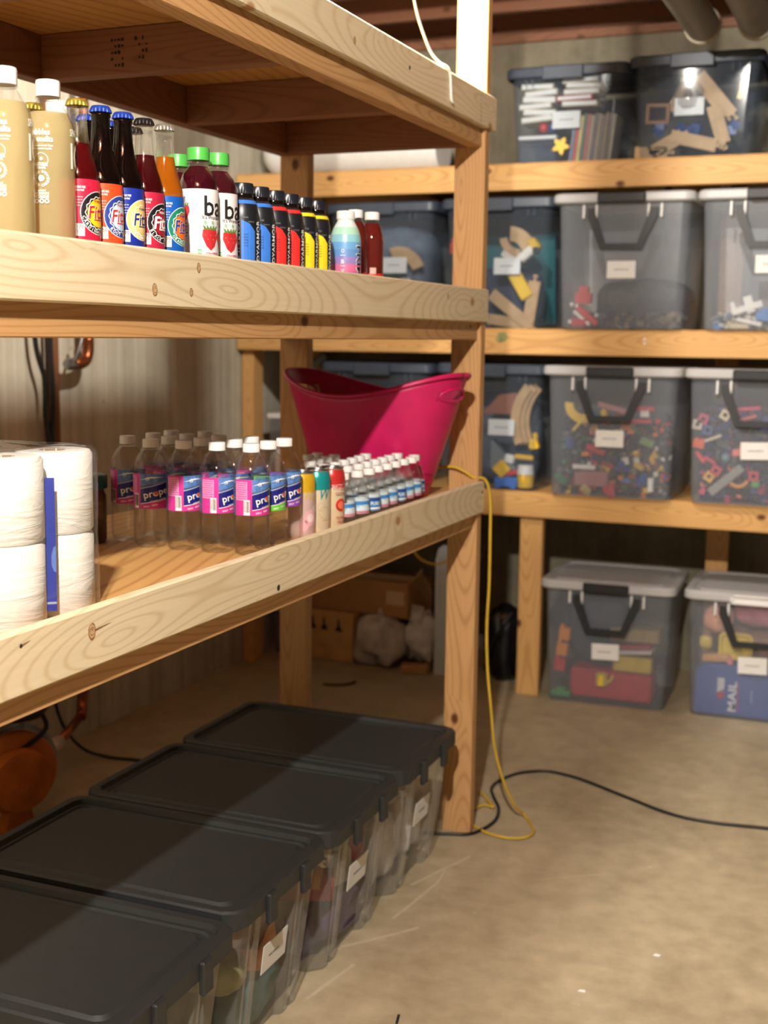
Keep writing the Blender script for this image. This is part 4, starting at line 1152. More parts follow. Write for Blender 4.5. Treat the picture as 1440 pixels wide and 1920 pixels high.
for (x, y, rz, lab) in ((-.072, -1.925, 3, 'pale yellow sparkling drink bottle cut off by the left edge of the picture'), (-.072, -1.831, 0, 'pale yellow sparkling drink bottle standing in full at the front left'),
                        (-.158, -1.695, 30, 'pale yellow drink bottle behind, only its white cap showing')):
    dup(bp, USED, lab, (x, y, D2), R(rz), 'pale yellow sparkling drink bottles')

# long-neck soda bottles
def soda_proto(glassrgb, drinkrgb, opac, labelrgb, badge, ringc, scriptc, arcs, capc, cal, calc=(196, 40, 40), fill=.190):
    t = thing('soda_bottle', 'x', 'bottle')
    prof = [(0, 0), (.028, 0), (.0303, .003), (.0306, .010), (.0306, .122), (.0296, .132), (.026, .146), (.0205, .162), (.017, .176), (.0150, .192), (.0138, .210), (.0136, .221), (.0148, .223), (.0148, .227), (.0130, .229), (.0130, .234)]
    obj('glass', lathe_me(prof, 30), glassrgb, t)
    if drinkrgb:
        lq = [(0, .003), (.0275, .003), (.0296, .010), (.0297, .122), (.0287, .132), (.0252, .146), (.0197, .162), (.0163, .176), (.0150 if fill > .185 else .016, fill), (0, fill)]
        obj('drink', lathe_me(lq, 30), liquid(drinkrgb, opac), t)
    crown(.0148, .2285, .239, capc, t)
    lb = wrap(.0309, .012, .1235, plain(labelrgb, .35, .05), t)
    p_ = Print(.0310)
    cx = R(6)*.031; cz_ = .0765
    k1 = plain(ringc, .4, .03); k2 = plain(badge, .4, .03); k3 = plain(scriptc, .4, .03)
    p_.disc(cx, cz_, .0312, INKW, 1, 28); p_.disc(cx, cz_, .0302, k1, 2, 28)
    p_.ring(cx, cz_, .0222, .0234, INKW, 3, 56, .05, 14)
    p_.disc(cx, cz_, .0205, k2, 3, 24)
    p_.text("Fitz's", cx+.003, cz_+.002, .044, .021, INKW, 4, 4, .2)
    p_.text("Fitz's", cx+.003, cz_+.002, .042, .0195, k3, 5, 4, .2)
    p_.rect(cx+.004, cz_-.010, .028, .0016, k3, 4)
    p_.text('PREMIUM', cx, cz_+.0165, .018, .0035, k3, 4)
    p_.arc(arcs, cx, cz_, .0268, .0046, INKW, -90, R(11.5), 4)
    c2 = -R(62)*.031
    p_.text('CAFFEINE FREE', c2+.005, .112, .018, .0032, INKW); p_.text('GLUTEN FREE', c2+.004, .1075, .016, .0026, INKW)
    for k in range(4): p_.text('cane sugar soda', c2+.004, .098-.004*k, .012-.001*k, .0018, INKW)
    c3 = -R(52)*.031
    cc_ = plain(calc, .5, .03)
    p_.rect(c3, .0515, .0125, .0175, INKW, 4)
    p_.rect(c3, .0515, .0115, .0165, plain((238, 226, 220), .5, .02), 5)
    p_.text(cal, c3, .0560, .0095, .0052, cc_, 6); p_.text('CALORIES', c3, .0512, .009, .0016, cc_, 6); p_.text('PER BOTTLE', c3, .0485, .009, .0014, cc_, 6)
    for k in range(7): p_.rect(c2-.006, .040+k*.0038, .0085, .0011+.0008*(k % 3), INK if True else INKW, 2) if badge == (186, 206, 226) else None
    p_.build('printed_text', lb)
    return t
DGL = bottleplastic('dark_brown_glass', (.10, .05, .03), .1, 1.2, .04, .75, (22, 12, 10), .05)
CAPG = plain((196, 170, 70), .3, .1, 40, 0, .7); CAPB = plain((40, 70, 170), .3, .1, 40, 0, .4); CAPK = plain((36, 32, 34), .3, .1, 40, 0, .4); CAPS = plain((206, 200, 190), .25, .1, 40, 0, .8)
sodas = [
 (soda_proto(GLASS, (120, 14, 22), .55, (206, 30, 62), (232, 196, 40), (24, 20, 24), (186, 26, 44), 'CARDINAL CREAM', CAPG, '170', fill=.170), 'red cardinal-label soda bottle with a gold crown cap', -1.772),
 (soda_proto(DGL, None, 0, (226, 74, 34), (186, 206, 226), (40, 60, 140), (196, 40, 40), 'ROOT BEER', CAPB, '160', (226, 74, 34)), 'dark soda bottle with an orange label and a blue crown cap', -1.7135),
 (soda_proto(DGL, None, 0, (24, 44, 140), (232, 200, 130), (222, 190, 120), (24, 40, 120), 'CREAM SODA', CAPB, '170', (24, 44, 140)), 'dark soda bottle with a navy label and a blue crown cap', -1.655),
 (soda_proto(GLASS, (92, 12, 22), .6, (176, 34, 62), (150, 24, 44), (22, 18, 22), (244, 240, 236), 'BLACK CHERRY', CAPK, '170', (190, 40, 50), .182), 'deep red soda bottle with a crimson label and a black crown cap', -1.597),
 (soda_proto(GLASS, (222, 124, 20), .6, (18, 84, 170), (230, 110, 40), (24, 120, 96), (30, 60, 150), 'ORANGE POP', CAPS, '170', (206, 70, 50), .187), 'orange soda bottle with a bright blue label and a silver crown cap', -1.5365)]
for pr_, lab, y in sodas:
    dup(pr_, USED, lab, (-.066, y, D2), 0, 'long-neck soda bottles in the front row')
back = [(1, -.132, -1.655), (2, -.130, -1.593), (3, -.130, -1.531), (0, -.15, -1.765)]
for i, (k, x, y) in enumerate(back):
    dup(sodas[k][0], USED, 'soda bottle hidden behind the front soda row, %s' % ['dark glass behind the orange label', 'behind the navy label', 'behind the crimson label', 'gold crown between the white caps'][i], (x, y, D2), R(20), 'soda bottles of the second row')

# white-label fruit drinks with green caps
def bai_proto():
    t = thing('juice_bottle', 'x', 'bottle')
    prof = [(0, 0), (.030, 0), (.0355, .005), (.0365, .015), (.0365, .146), (.0350, .160), (.029, .175), (.0215, .183), (.0185, .187), (.0185, .197)]
    obj('body', lathe_me(prof, 32), PETN, t)
    lq = [(0, .003), (.029, .003), (.0345, .008), (.0355, .02), (.0355, .146), (.034, .160), (.028, .174), (.0205, .182), (.017, .187), (0, .187)]
    obj('drink', lathe_me(lq, 32), liquid((96, 20, 38), .6), t)
    capr(.0205, .197, .218, plain((78, 176, 74), .35, .05), t)
    obj('neck_ring', lathe_me([(.0185, .191), (.0222, .192), (.0222, .195), (.0185, .196)], 24), PETN, t)
    lb = wrap(.0367, .016, .1475, plain((226, 222, 222), .4, .03), t)
    p_ = Print(.0368)
    k = plain((26, 26, 28), .5, .03); gr = plain((70, 160, 80), .5, .03); rd = plain((196, 44, 50), .5, .12, 90)
    cx = -R(3)*.0368
    p_.text('bai', cx, .1195, .052, .034, k, 2)
    p_.text("It's WonderWater", cx+.001, .1005, .062, .0065, k, 2)
    for j in range(4):
        p_.ring(cx-.024+j*.016, .0915, .0026, .0033, gr, 2, 14); p_.disc(cx-.024+j*.016, .0915, .0015, gr, 2, 8)
        p_.text('VITAMIN C', cx-.024+j*.016, .0855, .010, .0014, gr, 2)
    def berry(x, z, s):
        p_.poly([(x-.014*s, z+.012*s), (x-.015*s, z+.002*s), (x-.008*s, z-.012*s), (x, z-.018*s), (x+.008*s, z-.012*s), (x+.015*s, z+.002*s), (x+.013*s, z+.012*s), (x, z+.015*s)], rd, 2)
        for a in range(5): p_.poly([(x-.004*s+.004*s*(a-2), z+.012*s), (x+.004*s*(a-2)+.003*s, z+.012*s), (x+.007*s*(a-2), z+.019*s)], plain((96, 130, 60), .5), 3)
        for a in range(5): p_.disc(x+(a-2)*.005*s, z+.004*s-.006*s*(a % 2), .0007, plain((236, 200, 110), .5), 3, 6)
    berry(cx-.013, .066, 1.15); berry(cx+.020, .063, 1.05)
    p_.text('STRAWBERRY', cx-.008, .0405, .030, .0035, rd, 2); p_.text('LEMONADE', cx+.024, .0405, .024, .0035, rd, 2)
    c2 = -R(52)*.0368
    p_.rect(c2-.004, .042, .007, .009, gr, 2); p_.text('10', c2-.004, .0425, .005, .005, INKW, 3)
    c4 = -R(104)*.0368
    berry(c4-.002, .108, .9)
    p_.text('an', c4-.004, .130, .012, .010, k, 2); p_.rect(c4-.002, .1235, .018, .0008, k, 2)
    for j, cc_ in enumerate(((196, 90, 110), (196, 90, 110), (196, 90, 110), (120, 170, 120), (120, 170, 120))):
        p_.rect(c4-.001+.002*(j % 2), .090-j*.0052, .014-.002*(j % 3), .0022, plain(cc_, .5), 2)
    for j in range(4): p_.rect(c4+.002, .040-j*.0035, .016-.002*j, .0014, plain((130, 170, 130), .5), 2)
    p_.build('printed_text', lb)
    return t
ba = bai_proto()
for (x, y, rz, lab) in ((-.072, -1.420, 0, 'white-labelled fruit drink with a green cap, front one showing its strawberry'), (-.072, -1.352, 2, 'white-labelled fruit drink with a green cap half hidden behind the front one'), (-.150, -1.358, 10, 'white-labelled fruit drink with a green cap in the second row, left')):
    o = dup(ba, USED, lab, (x, y, D2), R(rz), 'green-capped fruit drinks')
    o.scale = (.92, .92, 1.0)

# black-shouldered sports drinks
def armor_proto(rgb, fruit):
    t = thing('sports_drink', 'x', 'bottle')
    md = lambda a, z: 1-.018*abs(math.sin(2*(a+.35))) if z < .125 else 1
    prof = [(0, 0), (.028, 0), (.0322, .005), (.033, .012), (.033, .112), (.0325, .122), (.029, .136), (.0235, .146), (.0205, .149), (.0205, .154)]
    obj('body', lathe_me(prof, 36, md), plain((26, 27, 32), .35, .06, 50), t)
    neck = bottleplastic('smoky_neck', (.3, .25, .22), .1, 1.2, .05, .5, (40, 28, 24), .05)
    obj('neck', lathe_me([(.0235, .1455), (.021, .149), (.0205, .156), (0, .156)], 28), neck, t)
    capr(.0215, .155, .174, plain((30, 33, 40), .3, .06), t, 34)
    obj('film_top', lathe_me([(.0291, .1365), (.0258, .1432)], 36, None, True, -R(112), R(20), False), plain(rgb, .35, .05), t)
    p_ = Print(.0334)
    k = plain(rgb, .35, .06, 60)
    def panel(a0, a1, ztl, ztr):
        s0, s1 = R(a0)*.0334, R(a1)*.0334
        p_.poly([(s0, .006), (s1, .006), (s1, ztr), (s1-(s1-s0)*.4, ztl-(ztl-ztr)*.35), (s0, ztl)], k, 1)
    panel(-64, -14, .108, .088); panel(-150, -96, .108, .100); panel(24, 80, .106, .09); panel(110, 170, .106, .09)
    dk = plain((28, 28, 32), .4, .05)
    for a in (-80, 5, 95): p_.text('BODYARMOR', R(a)*.0334, .062, .092, .0125, INKW, 2, 90)
    fr = plain(fruit, .4, .15, 80)
    s = -R(28)*.0334
    p_.disc(s+.003, .022, .0085, fr, 2, 14); p_.disc(s-.004, .012, .007, fr, 2, 14)
    p_.disc(s+.003, .022, .0035, plain(tuple(min(255, int(c*1.5)+30) for c in fruit), .4), 3, 10)
    for j in range(5): p_.text('POTASSIUM'[:6+j % 3], -R(48)*.0334, .082-.005*j, .0085, .0022, dk, 2)
    p_.text('SUPER DRINK', R(-50)*.0334, .112, .012, .003, plain((120, 122, 126), .5), 2)
    p_.text('ELECTROLYTES', R(-30)*.0334, .1045, .014, .0025, plain((120, 122, 126), .5), 2)
    p_.build('printed_text', t)
    return t
arm = [armor_proto((58, 118, 206), (26, 40, 90)), armor_proto((218, 48, 44), (232, 150, 70)), armor_proto((232, 210, 40), (110, 50, 30))]
for (k, x, y, lab) in ((0, -.0615, -1.284, 'blue-panelled sports drink with a black cap, nearer of two'), (0, -.0615, -1.222, 'blue-panelled sports drink with a black cap, farther of two'), (1, -.0615, -1.160, 'red-panelled sports drink with a black cap, nearer of two'),
                    (1, -.0615, -1.098, 'red-panelled sports drink with a black cap, farther of two'), (2, -.0615, -1.036, 'yellow-panelled sports drink with a black cap, nearer of two'), (2, -.0615, -.974, 'yellow-panelled sports drink with a black cap, farther of two')):
    o = dup(arm[k], USED, lab, (x, y, D2), R(random.uniform(-4, 4)), 'black-shouldered sports drinks')
    o.scale = (.93, .93, 1.0)

# pastel energy bottles with a tall black-and-white name
def prime_proto(bands, name_on=True):
    t = thing('pastel_bottle', 'x', 'bottle')
    prof = [(0, 0), (.027, 0), (.0318, .004), (.033, .012), (.033, .100), (.0315, .115), (.026, .132), (.0205, .142), (.018, .146), (.018, .151)]
    bm_ = [(r, z) for r, z in prof]
    obj('body', lathe_me(bm_, 32), plain((214, 224, 224), .3, .04), t)
    n = len(bands)
    pts = [(.0332, .008)]+[(.0333-.0006*(k % 2), .008+k*.0105) for k in range(1, 10)]+[(.0317, .1155), (.0262, .1325)]
    for k in range(n):
        z0 = .008+(.1325-.008)*k/n; z1 = .008+(.1325-.008)*(k+1)/n
        def rr(z):
            q = .0334 if z < .1 else (.0334-(z-.1)/.0155*.0016 if z < .1155 else .0318-(z-.1155)/.017*.0054)
            return q
        obj('sleeve_band', lathe_me([(rr(z0), z0), (rr((z0+z1)/2)*1.004, (z0+z1)/2), (rr(z1), z1)], 32, None, True, 0, 6.2832, False), plain(bands[k], .35, .06, 40), t)
    capr(.0195, .150, .167, CAPW, t, 32)
    p_ = Print(.0338)
    s = -R(20)*.0338
    p_.text('PRIME', s+.0055, .052, .086, .0165, INKW, 1, -90); p_.text('PRIME', s+.0062, .052, .083, .0135, INK, 2, -90)
    c = -R(76)*.0338
    for z, ch in ((.082, 'O'), (.060, 'B'), (.040, 'V'), (.020, 'O')): p_.text(ch, c, z, .0065, .0085, INKW, 1)
    for z in (.073, .051, .031): p_.rect(c, z, .011, .0012, INKW, 1)
    p_.build('printed_text', t)
    return t
pr1 = prime_proto([(138, 84, 148), (180, 96, 150), (214, 110, 150), (150, 130, 190), (104, 150, 206), (110, 166, 214), (140, 196, 206), (170, 214, 190)])
pr2 = prime_proto([(40, 96, 190), (44, 110, 200), (50, 120, 206), (44, 110, 200), (40, 96, 190), (60, 130, 206)])
pr3 = prime_proto([(190, 190, 196), (206, 206, 210), (196, 196, 204), (206, 206, 210), (190, 190, 196), (200, 200, 206)])
dup(pr1, USED, 'pastel blue-to-pink drink bottle with a white cap at the front of its group', (-.060, -.828, D2), 0, 'pastel drink bottles')
dup(pr2, USED, 'bright blue drink bottle with a white cap left of the pastel one', (-.105, -.902, D2), R(28), 'pastel drink bottles')
dup(pr3, USED, 'silver white drink bottle squeezed behind the yellow sports drink', (-.150, -.985, D2), R(20), 'pastel drink bottles')
def red_proto():
    t = thing('tea_bottle', 'x', 'bottle')
    prof = [(0, 0), (.022, 0), (.0262, .005), (.027, .014), (.027, .112), (.0262, .124), (.022, .142), (.0165, .154), (.0150, .157), (.0150, .163)]
    obj('body', lathe_me(prof, 28), PETN, t)
    obj('drink', lathe_me([(0, .003), (.021, .003), (.0252, .008), (.026, .015), (.026, .112), (.0252, .124), (.021, .142), (.0158, .153), (0, .153)], 28), liquid((150, 48, 38), .62), t)
    capr(.0165, .161, .178, CAPW, t, 28)
    wrap(.0272, .020, .042, plain((206, 46, 44), .4, .05), t); 
    p_ = Print(.0273)
    p_.rect(-R(60)*.0273, .048, .014, .014, plain((206, 170, 160), .5), 1)
    p_.rect(-R(100)*.0273, .060, .012, .030, plain((200, 160, 50), .5), 1); p_.disc(-R(100)*.0273, .088, .006, plain((196, 50, 60), .5), 1, 12)
    p_.build('printed_text', t)
    return t
rp = red_proto()
clear_tea = None
dup(rp, USED, 'red tea bottle with a white cap, left of the last pair on the shelf', (-.075, -.742, D2), R(-14), 'red tea bottles')
dup(rp, USED, 'red tea bottle with a white cap, last drink before the shelf post', (-.060, -.684, D2), 0, 'red tea bottles')
def clear_proto():
    t = thing('tea_bottle', 'x', 'bottle')
    prof = [(0, 0), (.024, 0), (.0302, .005), (.031, .014), (.031, .112), (.0295, .124), (.024, .140), (.0185, .150), (.018, .152), (.018, .157)]
    obj('body', lathe_me(prof, 28), PETN, t)
    obj('drink', lathe_me([(0, .003), (.024, .003), (.0292, .008), (.030, .015), (.030, .112), (.0285, .124), (.023, .140), (.0175, .149), (0, .149)], 28), liquid((176, 150, 120), .35), t)
    capr(.0195, .153, .170, CAPW, t, 28)
    return t
cp = clear_proto()
dup(cp, USED, 'pale tan drink bottle with a white cap between the blue and pastel bottles', (-.150, -.820, D2), 0)

# ------------------------------------------------------------------ lower shelf: flavoured water
def propel_proto(accent, nutri):
    t = thing('water_bottle', 'x', 'bottle')
    def md(a, z):
        if z < .024: return 1-(.10*(1-z/.024))*(.5+.5*math.cos(5*a))
        return 1
    prof = [(0, .008), (.014, .004), (.024, 0), (.031, .004), (.0345, .012), (.0355, .024), (.0352, .060), (.0345, .076), (.0345, .150), (.0350, .156), (.0338, .164), (.0270, .181), (.0180, .192), (.0143, .196), (.0143, .202)]
    obj('body', lathe_me(prof, 40, md), PET, t)
    capr(.0158, .1985, .2145, CAPW, t, 36)
    obj('neck_ring', lathe_me([(.0143, .193), (.0172, .194), (.0172, .196), (.0143, .197)], 24), PETN, t)
    film = clearplastic('tinted_label_film', (.55, .66, .86), .35, (120, 150, 206), .2, .03)
    lb = wrap(.0348, .079, .148, film, t, 'label', -R(150), R(110), 44)
    p_ = Print(.0349)
    A = lambda d: R(d)*.0349
    pk = plain(accent, .4, .05); pk2 = plain(nutri, .4, .04); nv = plain((30, 34, 120), .35, .05); sky = plain((96, 140, 206), .35, .25, 120)
    # nutrition panel and its bar code
    p_.rect(A(-86), .1135, A(60), .069, pk, 1)
    p_.rect(A(-92), .126, A(42), .036, pk2, 2)
    for j in range(8): p_.rect(A(-92), .141-j*.0042, A(38)*(1-.12*(j % 3)), .0014, pk, 3)
    p_.rect(A(-73), .0945, A(20), .029, INKW, 2)
    q = random.Random(4)
    for j in range(11): p_.rect(A(-81.5)+j*A(1.7), .096, A(.5+q.random()*.7), .022, INK, 3)
    # slanted navy panel with the name, sky above, accent below
    s0, s1 = A(-56), A(70)
    p_.poly([(s0, .079), (s1, .079), (s1, .100), (s0, .0885)], pk, 1)
    p_.poly([(s0, .0890), (s1, .1005), (s1, .135), (s0, .1180)], nv, 1)
    p_.poly([(s0, .0885), (s1, .100), (s1, .1012), (s0, .0897)], INKW, 2)
    p_.poly([(s0, .1180), (s1, .135), (s1, .1370), (s0, .1200)], plain((170, 180, 196), .4), 2)
    p_.poly([(s0, .1230), (s1, .139), (s1, .148), (s0, .148)], sky, 1)
    p_.poly([(s0, .136), (A(-20), .1425), (A(30), .141), (A(-20), .1395)], INKW, 2)
    p_.text('propel', A(0), .1095, .054, .0185, INKW, 3, 12)
    p_.disc(A(-4), .1100, .0042, plain((220, 90, 60), .4), 4, 14)
    p_.text('FITNESS WATER', A(4), .0965, .034, .0026, INKW, 3, 11)
    p_.text('BERRY', A(-34), .0838, .012, .003, INKW, 3, 5); p_.text('BERRY', A(-8), .0868, .012, .003, INKW, 3, 8)
    p_.text('G', A(-32), .1385, .007, .0065, INKW, 4, 8)
    p_.build('printed_text', lb)
    return t
pp = propel_proto((206, 52, 150), (226, 150, 200)); pg = propel_proto((106, 196, 60), (180, 220, 150)); pv = propel_proto((140, 70, 176), (190, 150, 210))
grid = []
# front row along the shelf depth, then the rows behind
spec = [(pp, -.080, -1.188, 'flavoured water bottle with a pink label, nearest the front lip'), (pp, -.154, -1.190, 'flavoured water bottle with a pink label, second from the front lip in the near row'),
        (pp, -.228, -1.192, 'flavoured water bottle with a pink label, third from the front lip in the near row'), (pp, -.302, -1.194, 'flavoured water bottle turned to its pink back, fourth from the lip'),
        (pp, -.385, -1.150, 'flavoured water bottle turned to its pink back, farthest left'),
        (pg, -.082, -1.114, 'flavoured water bottle with a green label band behind the nearest one'), (pv, -.084, -1.040, 'flavoured water bottle with a purple label band beside the cans')]
for pr_, x, y, lab in spec: dup(pr_, USED, lab, (x-.004, y-.022, D1), R(-38) if 'back' in lab else R(random.uniform(-4, 4)), 'flavoured water bottles')
ROWL = ['second row, second from the lip', 'third row, second from the lip', 'second row, third from the lip', 'third row, third from the lip', 'second row, fourth from the lip', 'third row, fourth from the lip', 'second row, farthest from the lip', 'last row, farthest from the lip', 'last row, fourth from the lip']
for i_, (x, y) in enumerate(((-.157, -1.115), (-.160, -1.040), (-.231, -1.117), (-.234, -1.042), (-.306, -1.119), (-.309, -1.044), (-.380, -1.062), (-.384, -.985), (-.31, -.968))):
    dup(pp, USED, 'flavoured water bottle half hidden in the %s' % ROWL[i_], (x-.004, y-.022, D1), R(random.uniform(-30, 30)), 'flavoured water bottles of the back rows')

# slim cans
def can_proto(top, body, script, sc_, extra=None):
    t = thing('drink_can', 'x', 'can')
    prof = [(0, .004), (.020, .004), (.023, 0), (.0265, .006), (.0288, .012), (.0288, .122), (.0275, .129), (.0248, .136)]
    obj('body', lathe_me(prof, 32), plain(body, .3, .05, 40, 0, .25), t)
    tp = obj('top_band', lathe_me([(.0290, .098), (.0290, .122), (.0277, .129), (.0250, .1362)], 32, None, True, 0, 6.2832, False), plain(top, .3, .05, 40, 0, .3), t)
    obj('lid', lathe_me([(.0248, .136), (.0262, .1385), (.0262, .1405), (.0248, .142), (.0238, .1405), (.0228, .1375), (0, .1375)], 32), STEEL, t)
    obj('pull_tab', boxes_me([(0, 0, .1392, .022, .012, .0012), (-.012, 0, .139, .008, .01, .001)]), STEEL, t)
    p_ = Print(.0290)
    s_ = plain(sc_, .4, .05)
    c = -R(28)*.029
    script(p_, c, s_)
    p_.build('printed_text', t)
    return t
def sc1(p_, c, k):
    p_.text('W', c-.006, .092, .022, .020, k, 2, 0, .25); p_.text('aterloo', c+.016, .086, .024, .012, k, 2, 0, .2)
    pk = plain((224, 170, 176), .4, .06)
    p_.disc(c, .045, .017, pk, 1, 18); p_.disc(c-.016, .030, .012, pk, 1, 16); p_.disc(c+.014, .062, .009, plain((206, 196, 200), .4), 1, 14); p_.disc(c, .045, .009, plain((240, 214, 214), .4), 2, 14)
def sc2(p_, c, k):
    p_.text('W', c+.002, .090, .026, .024, k, 2, 0, .25)
    gd = plain((196, 160, 110), .4)
    p_.ring(c+.002, .050, .012, .0128, gd, 2, 20); p_.ring(c-.006, .062, .008, .0086, gd, 2, 18); p_.text('peach', c+.006, .034, .016, .006, gd, 2)
    p_.rect(c-.024, .05, .0015, .05, plain((120, 110, 90), .5), 2)
def sc3(p_, c, k):
    p_.text('WATERLOO', c+.004, .098, .048, .014, INKW, 2); p_.text('WATERLOO', c+.004, .098, .046, .0125, k, 3)
    p_.rect(c+.004, .086, .034, .0012, k, 2); p_.text('SPARKLING WATER', c+.004, .082, .03, .003, plain((40, 40, 44), .5), 2)
    p_.disc(c+.002, .060, .014, plain((206, 50, 40), .4, .2, 60), 2, 18); p_.disc(c+.002, .060, .0085, plain((236, 120, 90), .4), 3, 16); p_.disc(c+.014, .048, .008, plain((226, 150, 60), .4), 2, 14)
    p_.text('TROPICAL', c+.004, .032, .030, .0065, k, 2); p_.text('FRUIT', c+.004, .023, .022, .0065, k, 2)
cans = [(can_proto((226, 178, 40), (214, 186, 180), sc1, (206, 176, 90)), 'pink and yellow slim can beside the flavoured water', -.990), (can_proto((30, 150, 150), (222, 206, 176), sc2, (30, 130, 136)), 'cream slim can with a teal top between two cans', -.934), (can_proto((206, 52, 50), (226, 206, 170), sc3, (186, 40, 44)), 'cream slim can with a red top beside the mini water bottles', -.879)]
for pr_, lab, y in cans: dup(pr_, USED, lab, ({-.990: -.084, -.934: -.075}.get(y, -.066), y, D1), R(random.uniform(-6, 6)), 'slim drink cans')

# mini water bottles
def mini_proto(v):
    t = thing('mini_water_bottle', 'x', 'bottle')
    def md(a, z): return 1-(.10*(1-z/.016))*(.5+.5*math.cos(5*a)) if z < .016 else 1
    prof = [(0, .005), (.012, .003), (.020, 0), (.025, .004), (.0272, .014), (.0268, .026), (.0274, .030), (.0274, .062), (.0268, .066), (.0262, .074), (.0215, .090), (.0150, .104), (.0125, .108), (.0125, .113)]
    obj('body', lathe_me(prof, 30, md), PET, t)
    capr(.0138, .1105, .1245, CAPW, t, 24)
    lb = wrap(.0276, .031, .0605, plain((206, 222, 232), .4, .06), t)
    p_ = Print(.0277)
    A = lambda d: R(d)*.0277
    bl = plain((60, 130, 196), .4, .1); pk = plain((206, 130, 150), .4, .1); nv = plain((40, 70, 140), .4, .1)
    if v == 0:
        p_.rect(A(-45), .0545, A(170), .009, bl, 1); p_.rect(A(-45), .0475, A(170), .004, plain((150, 200, 226), .4), 1); p_.rect(A(-45), .0345, A(170), .006, pk, 1)
    else:
        p_.rect(A(-20), .046, A(90), .029, bl, 1); p_.rect(A(-20), .056, A(90), .006, nv, 2); p_.rect(A(-20), .036, A(90), .004, INKW, 2)
    p_.rect(A(-100), .044, A(34), .020, INKW, 2)
    for j in range(8): p_.rect(A(-112)+A(3.4)*j, .044, A(1.2+(j % 3)*.5), .016, INK, 3)
    p_.text('PURE' if v else 'WATER', A(-14), .047, .022, .008, INKW, 3)
    p_.build('printed_text', lb)
    return t
mp0, mp1 = mini_proto(0), mini_proto(1)
caps_ = [(-.050, -.845), (-.042, -.785), (-.040, -.725), (-.044, -.664), (-.046, -.604), (-.048, -.545), (-.050, -.486), (-.052, -.428), (-.066, -.370),
         (-.110, -.758), (-.104, -.700), (-.101, -.642), (-.106, -.584), (-.108, -.526), (-.112, -.468), (-.117, -.410), (-.125, -.350) if False else (-.120, -.352),
         (-.170, -.752), (-.166, -.692), (-.164, -.634), (-.168, -.576), (-.172, -.518), (-.178, -.460), (-.186, -.402), (-.228, -.640), (-.236, -.580), (-.240, -.520), (-.246, -.462), (-.302, -.442), (-.345, -.400) if False else (-.30, -.50)]
nth = ['first', 'second', 'third', 'fourth', 'fifth', 'sixth', 'seventh', 'eighth', 'last']
nth8 = ['first', 'second', 'third', 'fourth', 'fifth', 'sixth', 'seventh', 'eighth']
for i, (x, y) in enumerate(caps_):
    if i < 9: lab, g = '%s mini water bottle along the front lip, counted from the cans' % nth[i], 'mini water bottles along the lip'
    else: lab, g = 'mini water bottle, %s line from the lip, %s from the cans' % (('second', nth8[i-9]) if i < 17 else ('third', nth8[i-17]) if i < 24 else ('fourth', nth8[i-24]) if i < 28 else ('fifth', nth8[i-28])), 'mini water bottles behind the front line'
    dup(mp0 if i % 3 != 2 else mp1, USED, lab, (x-.004, y, D1), R(random.uniform(-25, 25)), g)
# ------------------------------------------------------------------ pink oval party tub
def tub():
    t = thing('party_tub', 'big magenta oval tub with two cut-out handles beside the shelf post', 'tub', (-.252, -.198, D1), R(-12))
    n = 64
    HT = .325
    def rim_z(a): return HT-.060*(math.sin(a)**2)**1.3
    def ring(f, off=0.0):
        """f 0 bottom .. 1 rim"""
        out = []
        for k in range(n):
            a = 2*math.pi*k/n
            ax = .158+(.272-.158)*f**.95+off; ay = .120+(.172-.120)*f**.95+off
            out.append((ax*math.cos(a), ay*math.sin(a), f*rim_z(a)))
        return out
    fr = [0, .02, .2, .4, .6, .72, .80, .88, .94, 1.0]
    def wall(off, flip):
        R_ = [ring(f, off) for f in fr]
        vs = [q for L in R_ for q in L]; fs = []
        for i in range(len(fr)-1):
            for k in range(n):
                # hand holes near both ends, just under the rim
                a = 2*math.pi*(k+.5)/n
                if fr[i] in (.80,) and (abs(math.sin(a)) < .34): continue
                k2 = (k+1) % n
                f = (i*n+k, i*n+k2, (i+1)*n+k2, (i+1)*n+k)
                fs.append(f[::-1] if flip else f)
        return vs, fs
    v1, f1 = wall(0, False); v2, f2 = wall(-.004, True)
    m0 = len(v1)
    vs = v1+[(x, y, z+.004 if z < .01 else z) for x, y, z in v2]
    fs = f1+[tuple(m0+i for i in f) for f in f2]
    fs.append(tuple(range(n-1, -1, -1))); fs.append(tuple(m0+k for k in range(n)))
    # close the hole edges and the top
    L = len(fr)
    for k in range(n):
        k2 = (k+1) % n
        fs.append(((L-1)*n+k, (L-1)*n+k2, m0+(L-1)*n+k2, m0+(L-1)*n+k))
    PK = plain((200, 22, 92), .38, .08, 18, .08)
    obj('shell', me_from('tub', vs, fs, True), PK, t)
    rim = [(x*1.012, y*1.012, z) for x, y, z in ring(1.0)]
    obj('rim', tube_me(rim+[rim[0]], .0062, 8, 1), PK, t)
    hl = HT*.84
    for s in (-1, 1):
        pts = []
        for k in range(17):
            b = 2*math.pi*k/16
            a = .35*math.cos(b)
            f = .84+.052*math.sin(b)
            ax = .158+(.272-.158)*f**.95+.001; ay = .120+(.172-.120)*f**.95+.001
            aa = a if s > 0 else math.pi-a
            pts.append((ax*math.cos(aa), ay*math.sin(aa), f*rim_z(aa)))
        obj('handle_lip', tube_me(pts, .0042, 6, 1), PK, t)
    for f in (.12, .2, .86):
        rg = [(x*1.002, y*1.002, z) for x, y, z in ring(f)]
        if f < .5: obj('moulded_band', tube_me(rg+[rg[0]], .0018, 6, 1), PK, t)
    return t
tub()

